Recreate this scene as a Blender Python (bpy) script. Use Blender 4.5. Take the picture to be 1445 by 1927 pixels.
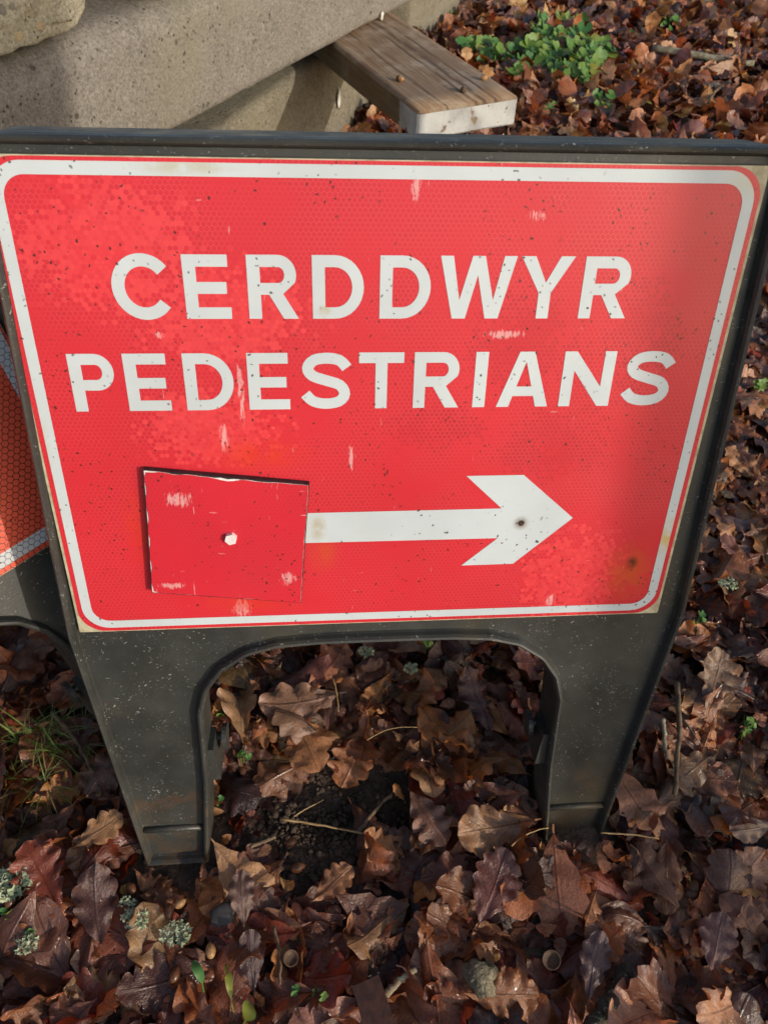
import bpy, bmesh, math, random
import numpy as np
from mathutils import Vector, Matrix, noise as mnoise
from mathutils.geometry import tessellate_polygon

for o in list(bpy.data.objects):
    bpy.data.objects.remove(o, do_unlink=True)
SC = bpy.context.scene
COL = SC.collection
random.seed(7)
RNG = np.random.default_rng(11)

# ------------------------------------------------------------------ camera
PW, PH, FPX = 1445.0, 1927.0, 1447.0
CAM = Vector((-0.05663, -0.32891, 1.02193))
RW = Matrix(((0.9963561602, -0.0221380603, 0.0823669127),
             (-0.0712344453, -0.7470917592, 0.6608929998),
             (0.0469047526, -0.6643521729, -0.7459464690)))   # columns: right, down, forward
cam = bpy.data.cameras.new('camera')
cam_o = bpy.data.objects.new('camera', cam)
COL.objects.link(cam_o)
m4 = Matrix.Identity(4)
for r in range(3):
    m4[r][0] = RW[r][0]; m4[r][1] = -RW[r][1]; m4[r][2] = -RW[r][2]; m4[r][3] = CAM[r]
cam_o.matrix_world = m4
cam.sensor_fit = 'VERTICAL'
cam.sensor_height = 34.6
cam.lens = FPX / PH * 34.6
cam.clip_start = 0.02
cam.clip_end = 500
cam.dof.use_dof = True
cam.dof.focus_distance = 0.86
cam.dof.aperture_fstop = 13.0
SC.camera = cam_o

# ------------------------------------------------------------------ sky, sun, exposure
SUN_AZ, SUN_EL = math.radians(48), math.radians(20)     # azimuth measured from -Y towards +X
SDIR = Vector((math.sin(SUN_AZ) * math.cos(SUN_EL), -math.cos(SUN_AZ) * math.cos(SUN_EL), math.sin(SUN_EL)))
world = bpy.data.worlds.new('World')
SC.world = world
world.use_nodes = True
wn = world.node_tree
bg = wn.nodes['Background']
sky = wn.nodes.new('ShaderNodeTexSky')
sky.sky_type = 'NISHITA'
sky.sun_disc = False
sky.sun_elevation = SUN_EL
sky.sun_rotation = math.pi - SUN_AZ
sky.dust_density = 2.0
wn.links.new(sky.outputs[0], bg.inputs[0])
bg.inputs[1].default_value = 0.15
sun = bpy.data.lights.new('sun', 'SUN')
sun.energy = 2.3
sun.angle = math.radians(0.53)
sun.color = (1.0, 0.92, 0.80)
sun_o = bpy.data.objects.new('sun', sun)
COL.objects.link(sun_o)
sun_o.rotation_euler = SDIR.to_track_quat('Z', 'Y').to_euler()
SC.view_settings.view_transform = 'Standard'
SC.view_settings.look = 'None'
SC.view_settings.gamma = 1.0
SC.view_settings.exposure = 0.34
SC.view_settings.use_curve_mapping = False
try:
    SC.cycles.max_bounces = 5; SC.cycles.diffuse_bounces = 3; SC.cycles.glossy_bounces = 2; SC.cycles.transmission_bounces = 2
except Exception:
    pass


def onz(u, v, z=0.0):
    d = RW @ Vector(((u - PW / 2) / FPX, (v - PH / 2) / FPX, 1.0))
    s = (z - CAM.z) / d.z
    return CAM + d * s


RWN = np.array(RW); CAMN = np.array(CAM)


def project(P):
    q = (np.atleast_2d(P) - CAMN) @ RWN
    return PW / 2 + FPX * q[:, 0] / q[:, 2], PH / 2 + FPX * q[:, 1] / q[:, 2], q[:, 2]


# ------------------------------------------------------------------ helpers
def link(o, parent=None):
    COL.objects.link(o)
    if parent is not None:
        o.parent = parent
    return o


def tag(o, label=None, cat=None, group=None, kind=None):
    if label: o['label'] = label
    if cat: o['category'] = cat
    if group: o['group'] = group
    if kind: o['kind'] = kind
    return o


def empty(name, loc=(0, 0, 0), rz=0.0):
    o = bpy.data.objects.new(name, None)
    o.empty_display_size = 0.05
    o.location = loc
    o.rotation_euler = (0, 0, rz)
    return link(o)


def obj_bm(name, bm, mat, parent=None, smooth=False, loc=None, rot=None):
    bmesh.ops.recalc_face_normals(bm, faces=bm.faces)
    me = bpy.data.meshes.new(name)
    bm.to_mesh(me)
    bm.free()
    if smooth:
        me.shade_smooth()
    for m in (mat if isinstance(mat, (list, tuple)) else [mat]):
        me.materials.append(m)
    o = bpy.data.objects.new(name, me)
    if loc is not None: o.location = loc
    if rot is not None: o.rotation_euler = rot
    return link(o, parent)


def obj_np(name, verts, quads, mat, parent=None, cols=None, uvs=None, smooth=True):
    me = mesh_np(name, verts, quads, cols, uvs, smooth)
    me.materials.append(mat)
    return link(bpy.data.objects.new(name, me), parent)


def mesh_np(name, verts, quads, cols=None, uvs=None, smooth=True):
    me = bpy.data.meshes.new(name)
    nv, nf = len(verts), len(quads)
    k = quads.shape[1]
    me.vertices.add(nv)
    me.vertices.foreach_set('co', np.ascontiguousarray(verts, dtype=np.float32).ravel())
    me.loops.add(nf * k)
    me.loops.foreach_set('vertex_index', np.ascontiguousarray(quads, dtype=np.int32).ravel())
    me.polygons.add(nf)
    me.polygons.foreach_set('loop_start', np.arange(0, nf * k, k, dtype=np.int32))
    if cols is not None:
        a = me.attributes.new('leafcol', 'FLOAT_COLOR', 'POINT')
        c = np.ones((nv, 4), np.float32); c[:, :3] = cols
        a.data.foreach_set('color', c.ravel())
    if uvs is not None:
        a = me.attributes.new('leafuv', 'FLOAT_VECTOR', 'POINT')
        c = np.zeros((nv, 3), np.float32); c[:, :uvs.shape[1]] = uvs
        a.data.foreach_set('vector', c.ravel())
    me.update(calc_edges=True)
    if smooth:
        me.shade_smooth()
    return me


class NT:
    """small node-graph writer"""
    def __init__(self, name):
        self.m = bpy.data.materials.new(name)
        self.m.use_nodes = True
        self.t = self.m.node_tree
        self.b = self.t.nodes['Principled BSDF']
        self.out = self.t.nodes['Material Output']

    def n(self, kind, **kw):
        nd = self.t.nodes.new(kind)
        for k, v in kw.items(): setattr(nd, k, v)
        return nd

    def put(self, sock, v):
        if hasattr(v, 'is_linked') or isinstance(v, bpy.types.NodeSocket):
            self.t.links.new(v, sock)
        elif isinstance(v, (tuple, list)) and sock.type == 'RGBA' and len(v) == 3:
            sock.default_value = (*v, 1)
        else:
            sock.default_value = v

    def math(self, op, a, b=0.0, c=None, clamp=False):
        nd = self.n('ShaderNodeMath', operation=op, use_clamp=clamp)
        self.put(nd.inputs[0], a); self.put(nd.inputs[1], b)
        if c is not None: self.put(nd.inputs[2], c)
        return nd.outputs[0]

    def vmath(self, op, a, b=(0, 0, 0), c=None, val=False):
        nd = self.n('ShaderNodeVectorMath', operation=op)
        self.put(nd.inputs[0], a); self.put(nd.inputs[1], b)
        if c is not None: self.put(nd.inputs[2], c)
        return nd.outputs['Value'] if val else nd.outputs[0]

    def mix(self, f, a, b, blend='MIX'):
        nd = self.n('ShaderNodeMix', data_type='RGBA', blend_type=blend)
        self.put(nd.inputs[0], f); self.put(nd.inputs[6], a); self.put(nd.inputs[7], b)
        return nd.outputs[2]

    def coord(self, which='Object'):
        return self.n('ShaderNodeTexCoord').outputs[which]

    def noise(self, vec, scale, detail=4.0, rough=0.55, dist=0.0, color=False):
        nd = self.n('ShaderNodeTexNoise')
        self.put(nd.inputs['Vector'], vec)
        nd.inputs['Scale'].default_value = scale
        nd.inputs['Detail'].default_value = detail
        nd.inputs['Roughness'].default_value = rough
        nd.inputs['Distortion'].default_value = dist
        return nd.outputs['Color' if color else 'Fac']

    def voro(self, vec, scale, feature='F1', out='Distance', rnd=1.0):
        nd = self.n('ShaderNodeTexVoronoi', feature=feature)
        self.put(nd.inputs['Vector'], vec)
        nd.inputs['Scale'].default_value = scale
        nd.inputs['Randomness'].default_value = rnd
        return nd.outputs[out]

    def ramp(self, f, lo, hi, a=0.0, b=1.0):
        nd = self.n('ShaderNodeMapRange', interpolation_type='SMOOTHSTEP')
        self.put(nd.inputs[0], f)
        nd.inputs[1].default_value = lo; nd.inputs[2].default_value = hi
        nd.inputs[3].default_value = a; nd.inputs[4].default_value = b
        return nd.outputs[0]

    def scale(self, vec, s):
        return self.vmath('MULTIPLY', vec, s)

    def bump(self, h, strength=0.5, dist=0.002, normal=None):
        nd = self.n('ShaderNodeBump')
        nd.inputs['Strength'].default_value = strength
        nd.inputs['Distance'].default_value = dist
        self.put(nd.inputs['Height'], h)
        if normal is not None: self.put(nd.inputs['Normal'], normal)
        return nd.outputs[0]

    def set(self, **kw):
        names = {'color': 'Base Color', 'rough': 'Roughness', 'normal': 'Normal', 'metal': 'Metallic',
                 'spec': 'Specular IOR Level', 'coat': 'Coat Weight', 'coat_rough': 'Coat Roughness'}
        for k, v in kw.items():
            self.put(self.b.inputs[names[k]], v)
        return self.m

    def blob(self, co, x, z, rx, rz):
        """soft ellipse of marks at (x, z) of the object's own coordinates"""
        d = self.vmath('SUBTRACT', co, (x, 0, z))
        d = self.vmath('MULTIPLY', d, (1 / rx, 0, 1 / rz))
        l = self.vmath('LENGTH', d, val=True)
        return self.ramp(l, 1.0, 0.15)


def hexgrid(nt, co, size):
    """regular hexagon cells in x,z: returns (edge 0..0.5, cell centre vector)"""
    p = nt.vmath('MULTIPLY', co, (1 / size, 0, 1 / size))
    p = nt.vmath('ADD', p, (400.0, 0, 400.0 * 1.7320508))
    r = (1.0, 1.0, 1.7320508); h = (0.5, 0.5, 0.8660254)
    a = nt.vmath('SUBTRACT', nt.vmath('MODULO', p, r), h)
    b = nt.vmath('SUBTRACT', nt.vmath('MODULO', nt.vmath('SUBTRACT', p, h), r), h)
    a = nt.vmath('MULTIPLY', a, (1, 0, 1)); b = nt.vmath('MULTIPLY', b, (1, 0, 1))
    la = nt.vmath('LENGTH', a, val=True); lb = nt.vmath('LENGTH', b, val=True)
    sel = nt.math('LESS_THAN', la, lb)
    mx = nt.n('ShaderNodeMix', data_type='VECTOR')
    nt.put(mx.inputs[0], sel); nt.put(mx.inputs[4], b); nt.put(mx.inputs[5], a)
    g = mx.outputs[1]
    ag = nt.vmath('ABSOLUTE', g)
    d1 = nt.vmath('DOT_PRODUCT', ag, (0.5, 0, 0.8660254), val=True)
    d2 = nt.vmath('DOT_PRODUCT', ag, (1, 0, 0), val=True)
    return nt.math('MAXIMUM', d1, d2), nt.vmath('SUBTRACT', p, g)


# ------------------------------------------------------------------ materials
def mat_plastic():
    t = NT('weathered_black_plastic')
    co = t.coord()
    n1 = t.noise(co, 9, 5, 0.6)
    base = t.mix(t.ramp(n1, 0.35, 0.75), (0.024, 0.025, 0.023), (0.045, 0.047, 0.041))
    base = t.mix(t.math('MULTIPLY', t.ramp(t.noise(co, 6.3, 4), 0.52, 0.72), 0.55), base, (0.075, 0.058, 0.030))
    fine = t.noise(co, 420, 2, 0.6)
    base = t.mix(t.math('MULTIPLY', t.ramp(fine, 0.56, 0.72), 0.3), base, (0.075, 0.075, 0.068))
    # small pale nicks and crumbs
    wob = t.vmath('ADD', co, t.vmath('MULTIPLY', t.noise(co, 60, 2, color=True), (0.02, 0.02, 0.02)))
    stretch = t.scale(wob, (1.0, 1.0, 2.6))
    v = t.voro(stretch, 135)
    pick = t.ramp(t.noise(co, 38, 2), 0.46, 0.56)
    nick = t.math('MULTIPLY', t.ramp(v, 0.20, 0.12), pick)
    v2 = t.voro(t.scale(wob, (2.2, 1, 1)), 230)
    nick2 = t.math('MULTIPLY', t.ramp(v2, 0.19, 0.11), t.ramp(t.noise(co, 21, 2), 0.48, 0.58))
    nick = t.math('MAXIMUM', nick, nick2)
    base = t.mix(t.math('MULTIPLY', nick, t.ramp(t.noise(co, 150, 2), 0.35, 0.65, 0.1, 0.9)), base, (0.36, 0.36, 0.32))
    dirt = t.math('MULTIPLY', t.ramp(t.voro(wob, 60), 0.13, 0.05), t.ramp(t.noise(co, 15, 2), 0.55, 0.65))
    base = t.mix(dirt, base, (0.05, 0.022, 0.012))
    sz = t.n('ShaderNodeSeparateXYZ'); t.put(sz.inputs[0], co)
    mud = t.math('MULTIPLY', t.ramp(sz.outputs[2], 0.11, 0.0), t.ramp(t.noise(co, 46, 5, 0.7), 0.40, 0.62))
    base = t.mix(t.math('MULTIPLY', mud, 0.8), base, (0.070, 0.044, 0.024))
    rustm = t.math('MULTIPLY', t.ramp(t.math('ABSOLUTE', t.math('SUBTRACT', sz.outputs[2], 0.105)), 0.03, 0.0), t.ramp(t.noise(co, 26, 3), 0.50, 0.62))
    base = t.mix(t.math('MULTIPLY', rustm, 0.28), base, (0.13, 0.060, 0.020))
    rg = t.ramp(t.noise(co, 30, 4), 0.3, 0.7, 0.36, 0.58)
    nb = t.bump(fine, 0.18, 0.001)
    return t.set(color=base, rough=rg, normal=nb, spec=0.45)


def mat_sheet(name, base, lines, line_amt, bright, dark, blobs_b, blobs_d, size=0.0042, stains=(), scuffs=(), rust=(), rough=0.33, edge_lo=0.43, full=False):
    t = NT(name)
    co = t.coord()
    e, cid = hexgrid(t, co, size)
    line = t.ramp(e, edge_lo, 0.49)
    cw = t.vmath('MULTIPLY', cid, (size, 0, size))
    cell = t.n('ShaderNodeTexWhiteNoise', noise_dimensions='3D')
    t.put(cell.inputs['Vector'], cid)
    rnd = cell.outputs['Value']
    # colour wanders slightly over the face
    col = t.mix(t.ramp(t.noise(co, 7, 4), 0.3, 0.7), base, tuple(c * 0.86 for c in base))
    o = 400.0 * size; oz = 400.0 * 1.7320508 * size
    nz = t.noise(cw, 34, 5, 0.65)

    def region(bl):
        acc = None
        for (x, z, rx, rz) in bl:
            m = t.blob(cw, x + o, z + oz, rx, rz)
            acc = m if acc is None else t.math('MAXIMUM', acc, m)
        return acc
    if blobs_b:
        rb = region(blobs_b)
        k = t.math('ADD', t.math('MULTIPLY', rb, 0.62), t.math('MULTIPLY', nz, 0.72))
        k = t.math('ADD', k, t.math('MULTIPLY', rnd, 0.42))
        f = t.math('MULTIPLY', t.ramp(k, 0.86, 1.02), t.ramp(rb, 0.0, 0.12))
        f = t.math('MULTIPLY', f, t.ramp(e, 0.49, 0.40))
        col = t.mix(t.math('MULTIPLY', f, t.math('MULTIPLY_ADD', rnd, 0.38, 0.14)), col, bright)
    if blobs_d:
        rd = region(blobs_d)
        nz2 = t.noise(t.vmath('ADD', cw, (3, 0, 5)), 38, 5, 0.65)
        k = t.math('ADD', t.math('MULTIPLY', rd, 0.5), t.math('MULTIPLY', nz2, 0.72))
        k = t.math('ADD', k, t.math('MULTIPLY', rnd, 0.20))
        f = t.math('MULTIPLY', t.ramp(k, 0.80, 0.92), t.ramp(rd, 0.0, 0.12))
        f = t.math('MULTIPLY', f, t.ramp(e, 0.47, 0.36))
        col = t.mix(t.math('MULTIPLY', f, 0.6), col, dark)
    lf = t.math('MULTIPLY', line, line_amt if full else t.math('MULTIPLY', t.ramp(t.noise(co, 14, 3), 0.3, 0.6), line_amt))
    col = t.mix(lf, col, lines)
    # scuffs that took the colour off: streaky and pale
    if scuffs:
        acc = None
        for (x, z, rx, rz) in scuffs:
            m = t.blob(co, x, z, rx, rz)
            acc = m if acc is None else t.math('MAXIMUM', acc, m)
        st = t.noise(t.scale(co, (3.2, 1, 0.8)), 120, 4, 0.7)
        k = t.math('ADD', st, t.math('MULTIPLY', acc, 0.25))
        col = t.mix(t.math('MULTIPLY', t.math('MULTIPLY', t.ramp(k, 0.60, 0.76), t.ramp(acc, 0.0, 0.3)), 0.42), col, (0.74, 0.62, 0.60))
    st = t.ramp(t.noise(co, 70, 4, 0.6), 0.25, 0.6) if stains else None
    for (x, z, rx, rz, c, amt) in stains:
        m = t.blob(co, x, z, rx, rz)
        col = t.mix(t.math('MULTIPLY', t.math('MULTIPLY', m, st), amt), col, c)
    # fine scratches
    wv = t.vmath('ADD', co, t.vmath('MULTIPLY', t.noise(co, 25, 2, color=True), (0.012, 0, 0.012)))
    sc = t.noise(t.scale(wv, (7.0, 1, 0.6)), 60, 2, 0.5)
    sc2 = t.noise(t.scale(wv, (0.8, 1, 6.0)), 50, 2, 0.5)
    scm = t.math('MAXIMUM', t.ramp(sc, 0.735, 0.77), t.ramp(sc2, 0.745, 0.78))
    col = t.mix(t.math('MULTIPLY', scm, 0.35), col, (0.75, 0.6, 0.58))
    # dirt specks
    wob = t.vmath('ADD', co, t.vmath('MULTIPLY', t.noise(co, 90, 2, color=True), (0.008, 0, 0.008)))
    for sc_, th, nsc, lo in ((62, 0.105, 11, 0.49), (150, 0.19, 14, 0.44), (26, 0.06, 8, 0.46)):
        v = t.voro(wob, sc_)
        f = t.math('MULTIPLY', t.ramp(v, th, th * 0.55), t.ramp(t.noise(t.vmath('ADD', co, (sc_, 0, 1)), nsc, 3), lo, lo + 0.12))
        col = t.mix(t.math('MULTIPLY', f, 0.9), col, (0.035, 0.018, 0.010))
    film = t.ramp(t.noise(co, 5, 5, 0.65), 0.45, 0.8)
    rg = t.math('ADD', t.math('MULTIPLY', film, 0.2), rough)
    nb = t.bump(t.math('ADD', t.math('MULTIPLY', line, -0.3), t.noise(co, 18, 3)), 0.10, 0.004)
    return t.set(color=col, rough=rg, normal=nb, spec=0.4)


def mat_concrete(name, a, b, pit=1.0, aggregate=False, stains=()):
    t = NT(name)
    co = t.coord()
    big = t.noise(co, 5, 6, 0.62)
    col = t.mix(t.ramp(big, 0.32, 0.7), a, b)
    mid = t.noise(co, 42, 5, 0.7)
    col = t.mix(t.math('MULTIPLY', t.ramp(mid, 0.4, 0.68), 0.45), col, tuple(min(1, c * 1.32) for c in b))
    grain = t.noise(co, 190, 4, 0.75)
    col = t.mix(t.math('MULTIPLY', t.ramp(grain, 0.44, 0.60), 0.6), col, tuple(c * 0.5 for c in a))
    col = t.mix(t.math('MULTIPLY', t.ramp(t.noise(t.vmath('ADD', co, (5, 3, 1)), 120, 4, 0.75), 0.52, 0.66), 0.5), col, tuple(min(1, c * 1.5) for c in b))
    col = t.mix(t.math('MULTIPLY', t.ramp(t.noise(co, 2.6, 4), 0.52, 0.72), 0.35), col, (0.16, 0.145, 0.085))
    wob = t.vmath('ADD', co, t.vmath('MULTIPLY', t.noise(co, 50, 2, color=True), (0.012, 0.012, 0.012)))
    v = t.voro(wob, 78)
    pits = t.math('MULTIPLY', t.ramp(v, 0.24, 0.12), t.ramp(t.noise(co, 22, 3), 0.45, 0.58))
    v2 = t.voro(wob, 30)
    pits2 = t.math('MULTIPLY', t.ramp(v2, 0.19, 0.11), t.ramp(t.noise(co, 13, 3), 0.5, 0.6))
    pits = t.math('MULTIPLY', t.math('MAXIMUM', pits, pits2), pit)
    col = t.mix(t.math('MULTIPLY', pits, 0.75), col, (0.035, 0.03, 0.024))
    h = t.math('ADD', t.math('MULTIPLY', mid, 0.8), t.math('MULTIPLY', grain, 0.45))
    h = t.math('SUBTRACT', h, t.math('MULTIPLY', pits, 1.0))
    if aggregate:
        vv = t.n('ShaderNodeTexVoronoi')
        t.put(vv.inputs['Vector'], wob); vv.inputs['Scale'].default_value = 48
        sel = t.n('ShaderNodeSeparateColor'); t.put(sel.inputs[0], vv.outputs['Color'])
        f = t.math('MULTIPLY', t.ramp(vv.outputs['Distance'], 0.42, 0.32), t.math('GREATER_THAN', sel.outputs[0], 0.62))
        stone = t.mix(sel.outputs[1], (0.10, 0.095, 0.09), (0.42, 0.30, 0.16))
        col = t.mix(t.math('MULTIPLY', f, 0.7), col, stone)
        h = t.math('ADD', h, t.math('MULTIPLY', f, 0.5))
    for (x, y, z, r, c, amt) in stains:
        d = t.vmath('LENGTH', t.vmath('SUBTRACT', co, (x, y, z)), val=True)
        m = t.math('MULTIPLY', t.ramp(d, r, r * 0.3), t.ramp(mid, 0.35, 0.55))
        col = t.mix(t.math('MULTIPLY', m, amt), col, c)
    return t.set(color=col, rough=0.9, normal=t.bump(h, 0.65, 0.004), spec=0.25)


def mat_wood():
    t = NT('weathered_timber')
    co = t.coord()
    w = t.vmath('ADD', co, t.vmath('MULTIPLY', t.noise(co, 4, 3, color=True), (0.0, 0.03, 0.02)))
    g = t.noise(t.scale(w, (0.9, 22, 22)), 5, 5, 0.6)
    g2 = t.noise(t.scale(w, (1.2, 90, 90)), 5, 3, 0.6)
    col = t.mix(t.ramp(g, 0.3, 0.7), (0.27, 0.185, 0.115), (0.155, 0.092, 0.050))
    col = t.mix(t.math('MULTIPLY', t.ramp(g2, 0.5, 0.75), 0.35), col, (0.11, 0.065, 0.035))
    blot = t.noise(co, 9, 5, 0.65)
    col = t.mix(t.math('MULTIPLY', t.ramp(blot, 0.45, 0.7), 0.6), col, (0.40, 0.335, 0.25))
    # two long dark splits
    sep = t.n('ShaderNodeSeparateXYZ'); t.put(sep.inputs[0], w)
    for y0, wd in ((0.045, 0.013), (0.020, 0.007), (0.075, 0.006), (-0.06, 0.005)):
        d = t.math('ABSOLUTE', t.math('SUBTRACT', sep.outputs[1], y0 + 0.016))
        m = t.math('MULTIPLY', t.ramp(d, wd, wd * 0.2), t.ramp(t.noise(t.scale(co, (1, 4, 1)), 11, 3), 0.32, 0.5))
        col = t.mix(t.math('MULTIPLY', m, 0.75), col, (0.055, 0.032, 0.02))
    # pale paint left on the sawn end and on the side next to it
    sp = t.n('ShaderNodeSeparateXYZ'); t.put(sp.inputs[0], co)
    edge = t.math('ADD', sp.outputs[0], t.math('MULTIPLY', t.noise(co, 30, 3), 0.02))
    notop = t.math('LESS_THAN', sp.outputs[2], -0.0065)
    paint = t.math('MULTIPLY', t.ramp(edge, -0.085, -0.075), notop)
    chip = t.ramp(t.noise(co, 34, 4, 0.6), 0.60, 0.66)
    paint = t.math('MULTIPLY', paint, t.math('SUBTRACT', 1.0, chip))
    pcol = t.mix(t.ramp(t.noise(co, 14, 5), 0.35, 0.7), (0.42, 0.43, 0.42), (0.27, 0.27, 0.27))
    col = t.mix(paint, col, pcol)
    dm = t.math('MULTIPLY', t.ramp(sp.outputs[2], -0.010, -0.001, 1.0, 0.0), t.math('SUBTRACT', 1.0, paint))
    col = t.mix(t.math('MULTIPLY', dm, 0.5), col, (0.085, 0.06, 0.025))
    h = t.math('ADD', g, t.math('MULTIPLY', g2, 0.5))
    return t.set(color=col, rough=0.72, normal=t.bump(h, 0.4, 0.003), spec=0.3)


def mat_leaf():
    t = NT('wet_oak_leaf')
    at = t.n('ShaderNodeAttribute', attribute_name='leafcol')
    uv = t.n('ShaderNodeAttribute', attribute_name='leafuv')
    col = at.outputs['Color']
    co = t.coord()
    s = t.n('ShaderNodeSeparateXYZ'); t.put(s.inputs[0], uv.outputs['Vector'])
    u, v, idn = s.outputs[0], s.outputs[1], s.outputs[2]
    av = t.math('ABSOLUTE', v)
    mid = t.ramp(av, 0.018, 0.006)
    ph = t.math('SUBTRACT', t.math('MULTIPLY', u, 9.0), t.math('MULTIPLY', av, 11.0))
    tri = t.math('ABSOLUTE', t.math('SUBTRACT', t.math('FRACT', ph), 0.5))
    side = t.math('MULTIPLY', t.ramp(tri, 0.055, 0.015), t.ramp(av, 0.36, 0.05))
    vein = t.math('MAXIMUM', mid, t.math('MULTIPLY', side, 0.6))
    nvec = t.vmath('ADD', uv.outputs['Vector'], t.vmath('MULTIPLY', at.outputs['Vector'], (9, 9, 9)))
    blot = t.noise(nvec, 3.5, 4, 0.65)
    col = t.mix(t.ramp(blot, 0.42, 0.72, 0.0, 0.65), col, t.mix(1.0, col, (0.42, 0.36, 0.36), 'MULTIPLY'))
    col = t.mix(t.ramp(t.noise(t.vmath('ADD', nvec, (4, 2, 1)), 5, 3), 0.56, 0.74, 0.0, 0.6), col, t.mix(1.0, col, (1.6, 1.3, 1.05), 'MULTIPLY'))
    fine = t.noise(nvec, 34, 3, 0.7)
    col = t.mix(t.ramp(fine, 0.45, 0.62, 0.0, 0.34), col, t.mix(1.0, col, (0.5, 0.46, 0.45), 'MULTIPLY'))
    spots = t.ramp(t.voro(nvec, 16), 0.16, 0.09)
    spots = t.math('MULTIPLY', spots, t.ramp(t.noise(nvec, 4, 2), 0.5, 0.6))
    col = t.mix(t.math('MULTIPLY', spots, 0.75), col, (0.012, 0.007, 0.005))
    col = t.mix(t.math('MULTIPLY', vein, 0.38), col, t.mix(1.0, col, (0.45, 0.4, 0.4), 'MULTIPLY'))
    h = t.math('ADD', t.math('MULTIPLY', vein, -1.0), t.math('MULTIPLY', fine, 1.6))
    wet = t.noise(nvec, 2.2, 3)
    rg = t.ramp(wet, 0.38, 0.66, 0.12, 0.42)
    t.set(color=col, rough=rg, normal=t.bump(h, 0.5, 0.0020), spec=0.55)
    tr = t.n('ShaderNodeBsdfTranslucent')
    t.put(tr.inputs[0], t.mix(1.0, col, (2.2, 1.3, 0.8), 'MULTIPLY'))
    mx = t.n('ShaderNodeMixShader'); mx.inputs[0].default_value = 0.16
    t.t.links.new(t.b.outputs[0], mx.inputs[1]); t.t.links.new(tr.outputs[0], mx.inputs[2])
    t.t.links.new(mx.outputs[0], t.out.inputs[0])
    return t.m


def mat_soil():
    t = NT('dark_wet_soil')
    co = t.coord()
    n1 = t.noise(co, 30, 6, 0.7)
    col = t.mix(t.ramp(n1, 0.35, 0.65), (0.055, 0.037, 0.024), (0.130, 0.088, 0.058))
    far = t.noise(co, 9, 4, 0.7)
    col = t.mix(t.math('MULTIPLY', t.ramp(far, 0.5, 0.7), 0.6), col, (0.085, 0.042, 0.025))
    h = t.math('ADD', t.noise(co, 90, 5, 0.7), n1)
    return t.set(color=col, rough=0.75, normal=t.bump(h, 0.9, 0.008), spec=0.35)


def mat_simple(name, a, b, scale=40, rough=0.5, bump=0.3, dist=0.001, spec=0.4, speck=None):
    t = NT(name)
    co = t.coord()
    col = t.mix(t.ramp(t.noise(co, scale, 5, 0.65), 0.35, 0.68), a, b)
    if speck:
        col = t.mix(t.ramp(t.noise(co, scale * 3.1, 3), 0.57, 0.66), col, speck)
    return t.set(color=col, rough=rough, normal=t.bump(t.noise(co, scale * 2.3, 4, 0.65), bump, dist), spec=spec)


def mat_green(name, a, b):
    t = NT(name)
    oi = t.n('ShaderNodeObjectInfo')
    co = t.coord()
    col = t.mix(oi.outputs['Random'], a, b)
    col = t.mix(t.ramp(t.noise(co, 60, 3), 0.4, 0.7, 0, 0.5), col, tuple(c * 0.6 for c in a))
    t.set(color=col, rough=0.42, normal=t.bump(t.noise(co, 150, 3), 0.3, 0.001), spec=0.4)
    tr = t.n('ShaderNodeBsdfTranslucent'); t.put(tr.inputs[0], col)
    mx = t.n('ShaderNodeMixShader'); mx.inputs[0].default_value = 0.3
    t.t.links.new(t.b.outputs[0], mx.inputs[1]); t.t.links.new(tr.outputs[0], mx.inputs[2])
    t.t.links.new(mx.outputs[0], t.out.inputs[0])
    return t.m


M = {}
M['plastic'] = mat_plastic()
FH = 0.368     # plate's bottom edge lies this far up the frame from its feet
RED, WHITE = (0.57, 0.023, 0.035), (0.53, 0.585, 0.605)


def Z(sy): return FH - sy


B_B = [(-0.215, Z(-0.375), 0.11, 0.085), (-0.13, Z(-0.32), 0.11, 0.07), (-0.15, Z(-0.22), 0.10, 0.06), (0.20, Z(-0.05), 0.09, 0.09)]
B_D = [(0.12, Z(-0.30), 0.11, 0.09), (0.16, Z(-0.20), 0.12, 0.08), (0.22, Z(-0.30), 0.07, 0.12), (0.05, Z(-0.22), 0.10, 0.05)]
RUSTC = (0.50, 0.075, 0.012)
ST = [(0.258, Z(-0.055), 0.034, 0.05, RUSTC, 0.75), (0.259, Z(-0.066), 0.009, 0.011, (0.10, 0.018, 0.006), 0.95),
      (-0.11, Z(-0.195), 0.06, 0.022, (0.60, 0.035, 0.012), 0.7), (-0.13, Z(-0.032), 0.06, 0.02, (0.60, 0.035, 0.012), 0.6),
      (-0.055, Z(-0.09), 0.02, 0.03, RUSTC, 0.5), (-0.225, Z(-0.12), 0.02, 0.06, (0.60, 0.035, 0.012), 0.5)]
SCF = [(-0.140, Z(-0.213), 0.0065, 0.022), (-0.137, Z(-0.024), 0.014, 0.018), (-0.028, Z(-0.190), 0.004, 0.022),
       (-0.122, Z(-0.255), 0.004, 0.05), (0.022, Z(-0.42), 0.006, 0.016), (0.18, Z(-0.022), 0.008, 0.012), (0.118, Z(-0.40), 0.012, 0.006),
       (-0.185, Z(-0.305), 0.006, 0.005), (0.10, Z(-0.305), 0.03, 0.006)]
M['red'] = mat_sheet('red_retroreflective_sheet', RED, (0.78, 0.13, 0.14), 0.42, (0.80, 0.075, 0.075), (0.40, 0.016, 0.026), B_B, B_D, stains=ST, scuffs=SCF)
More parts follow.
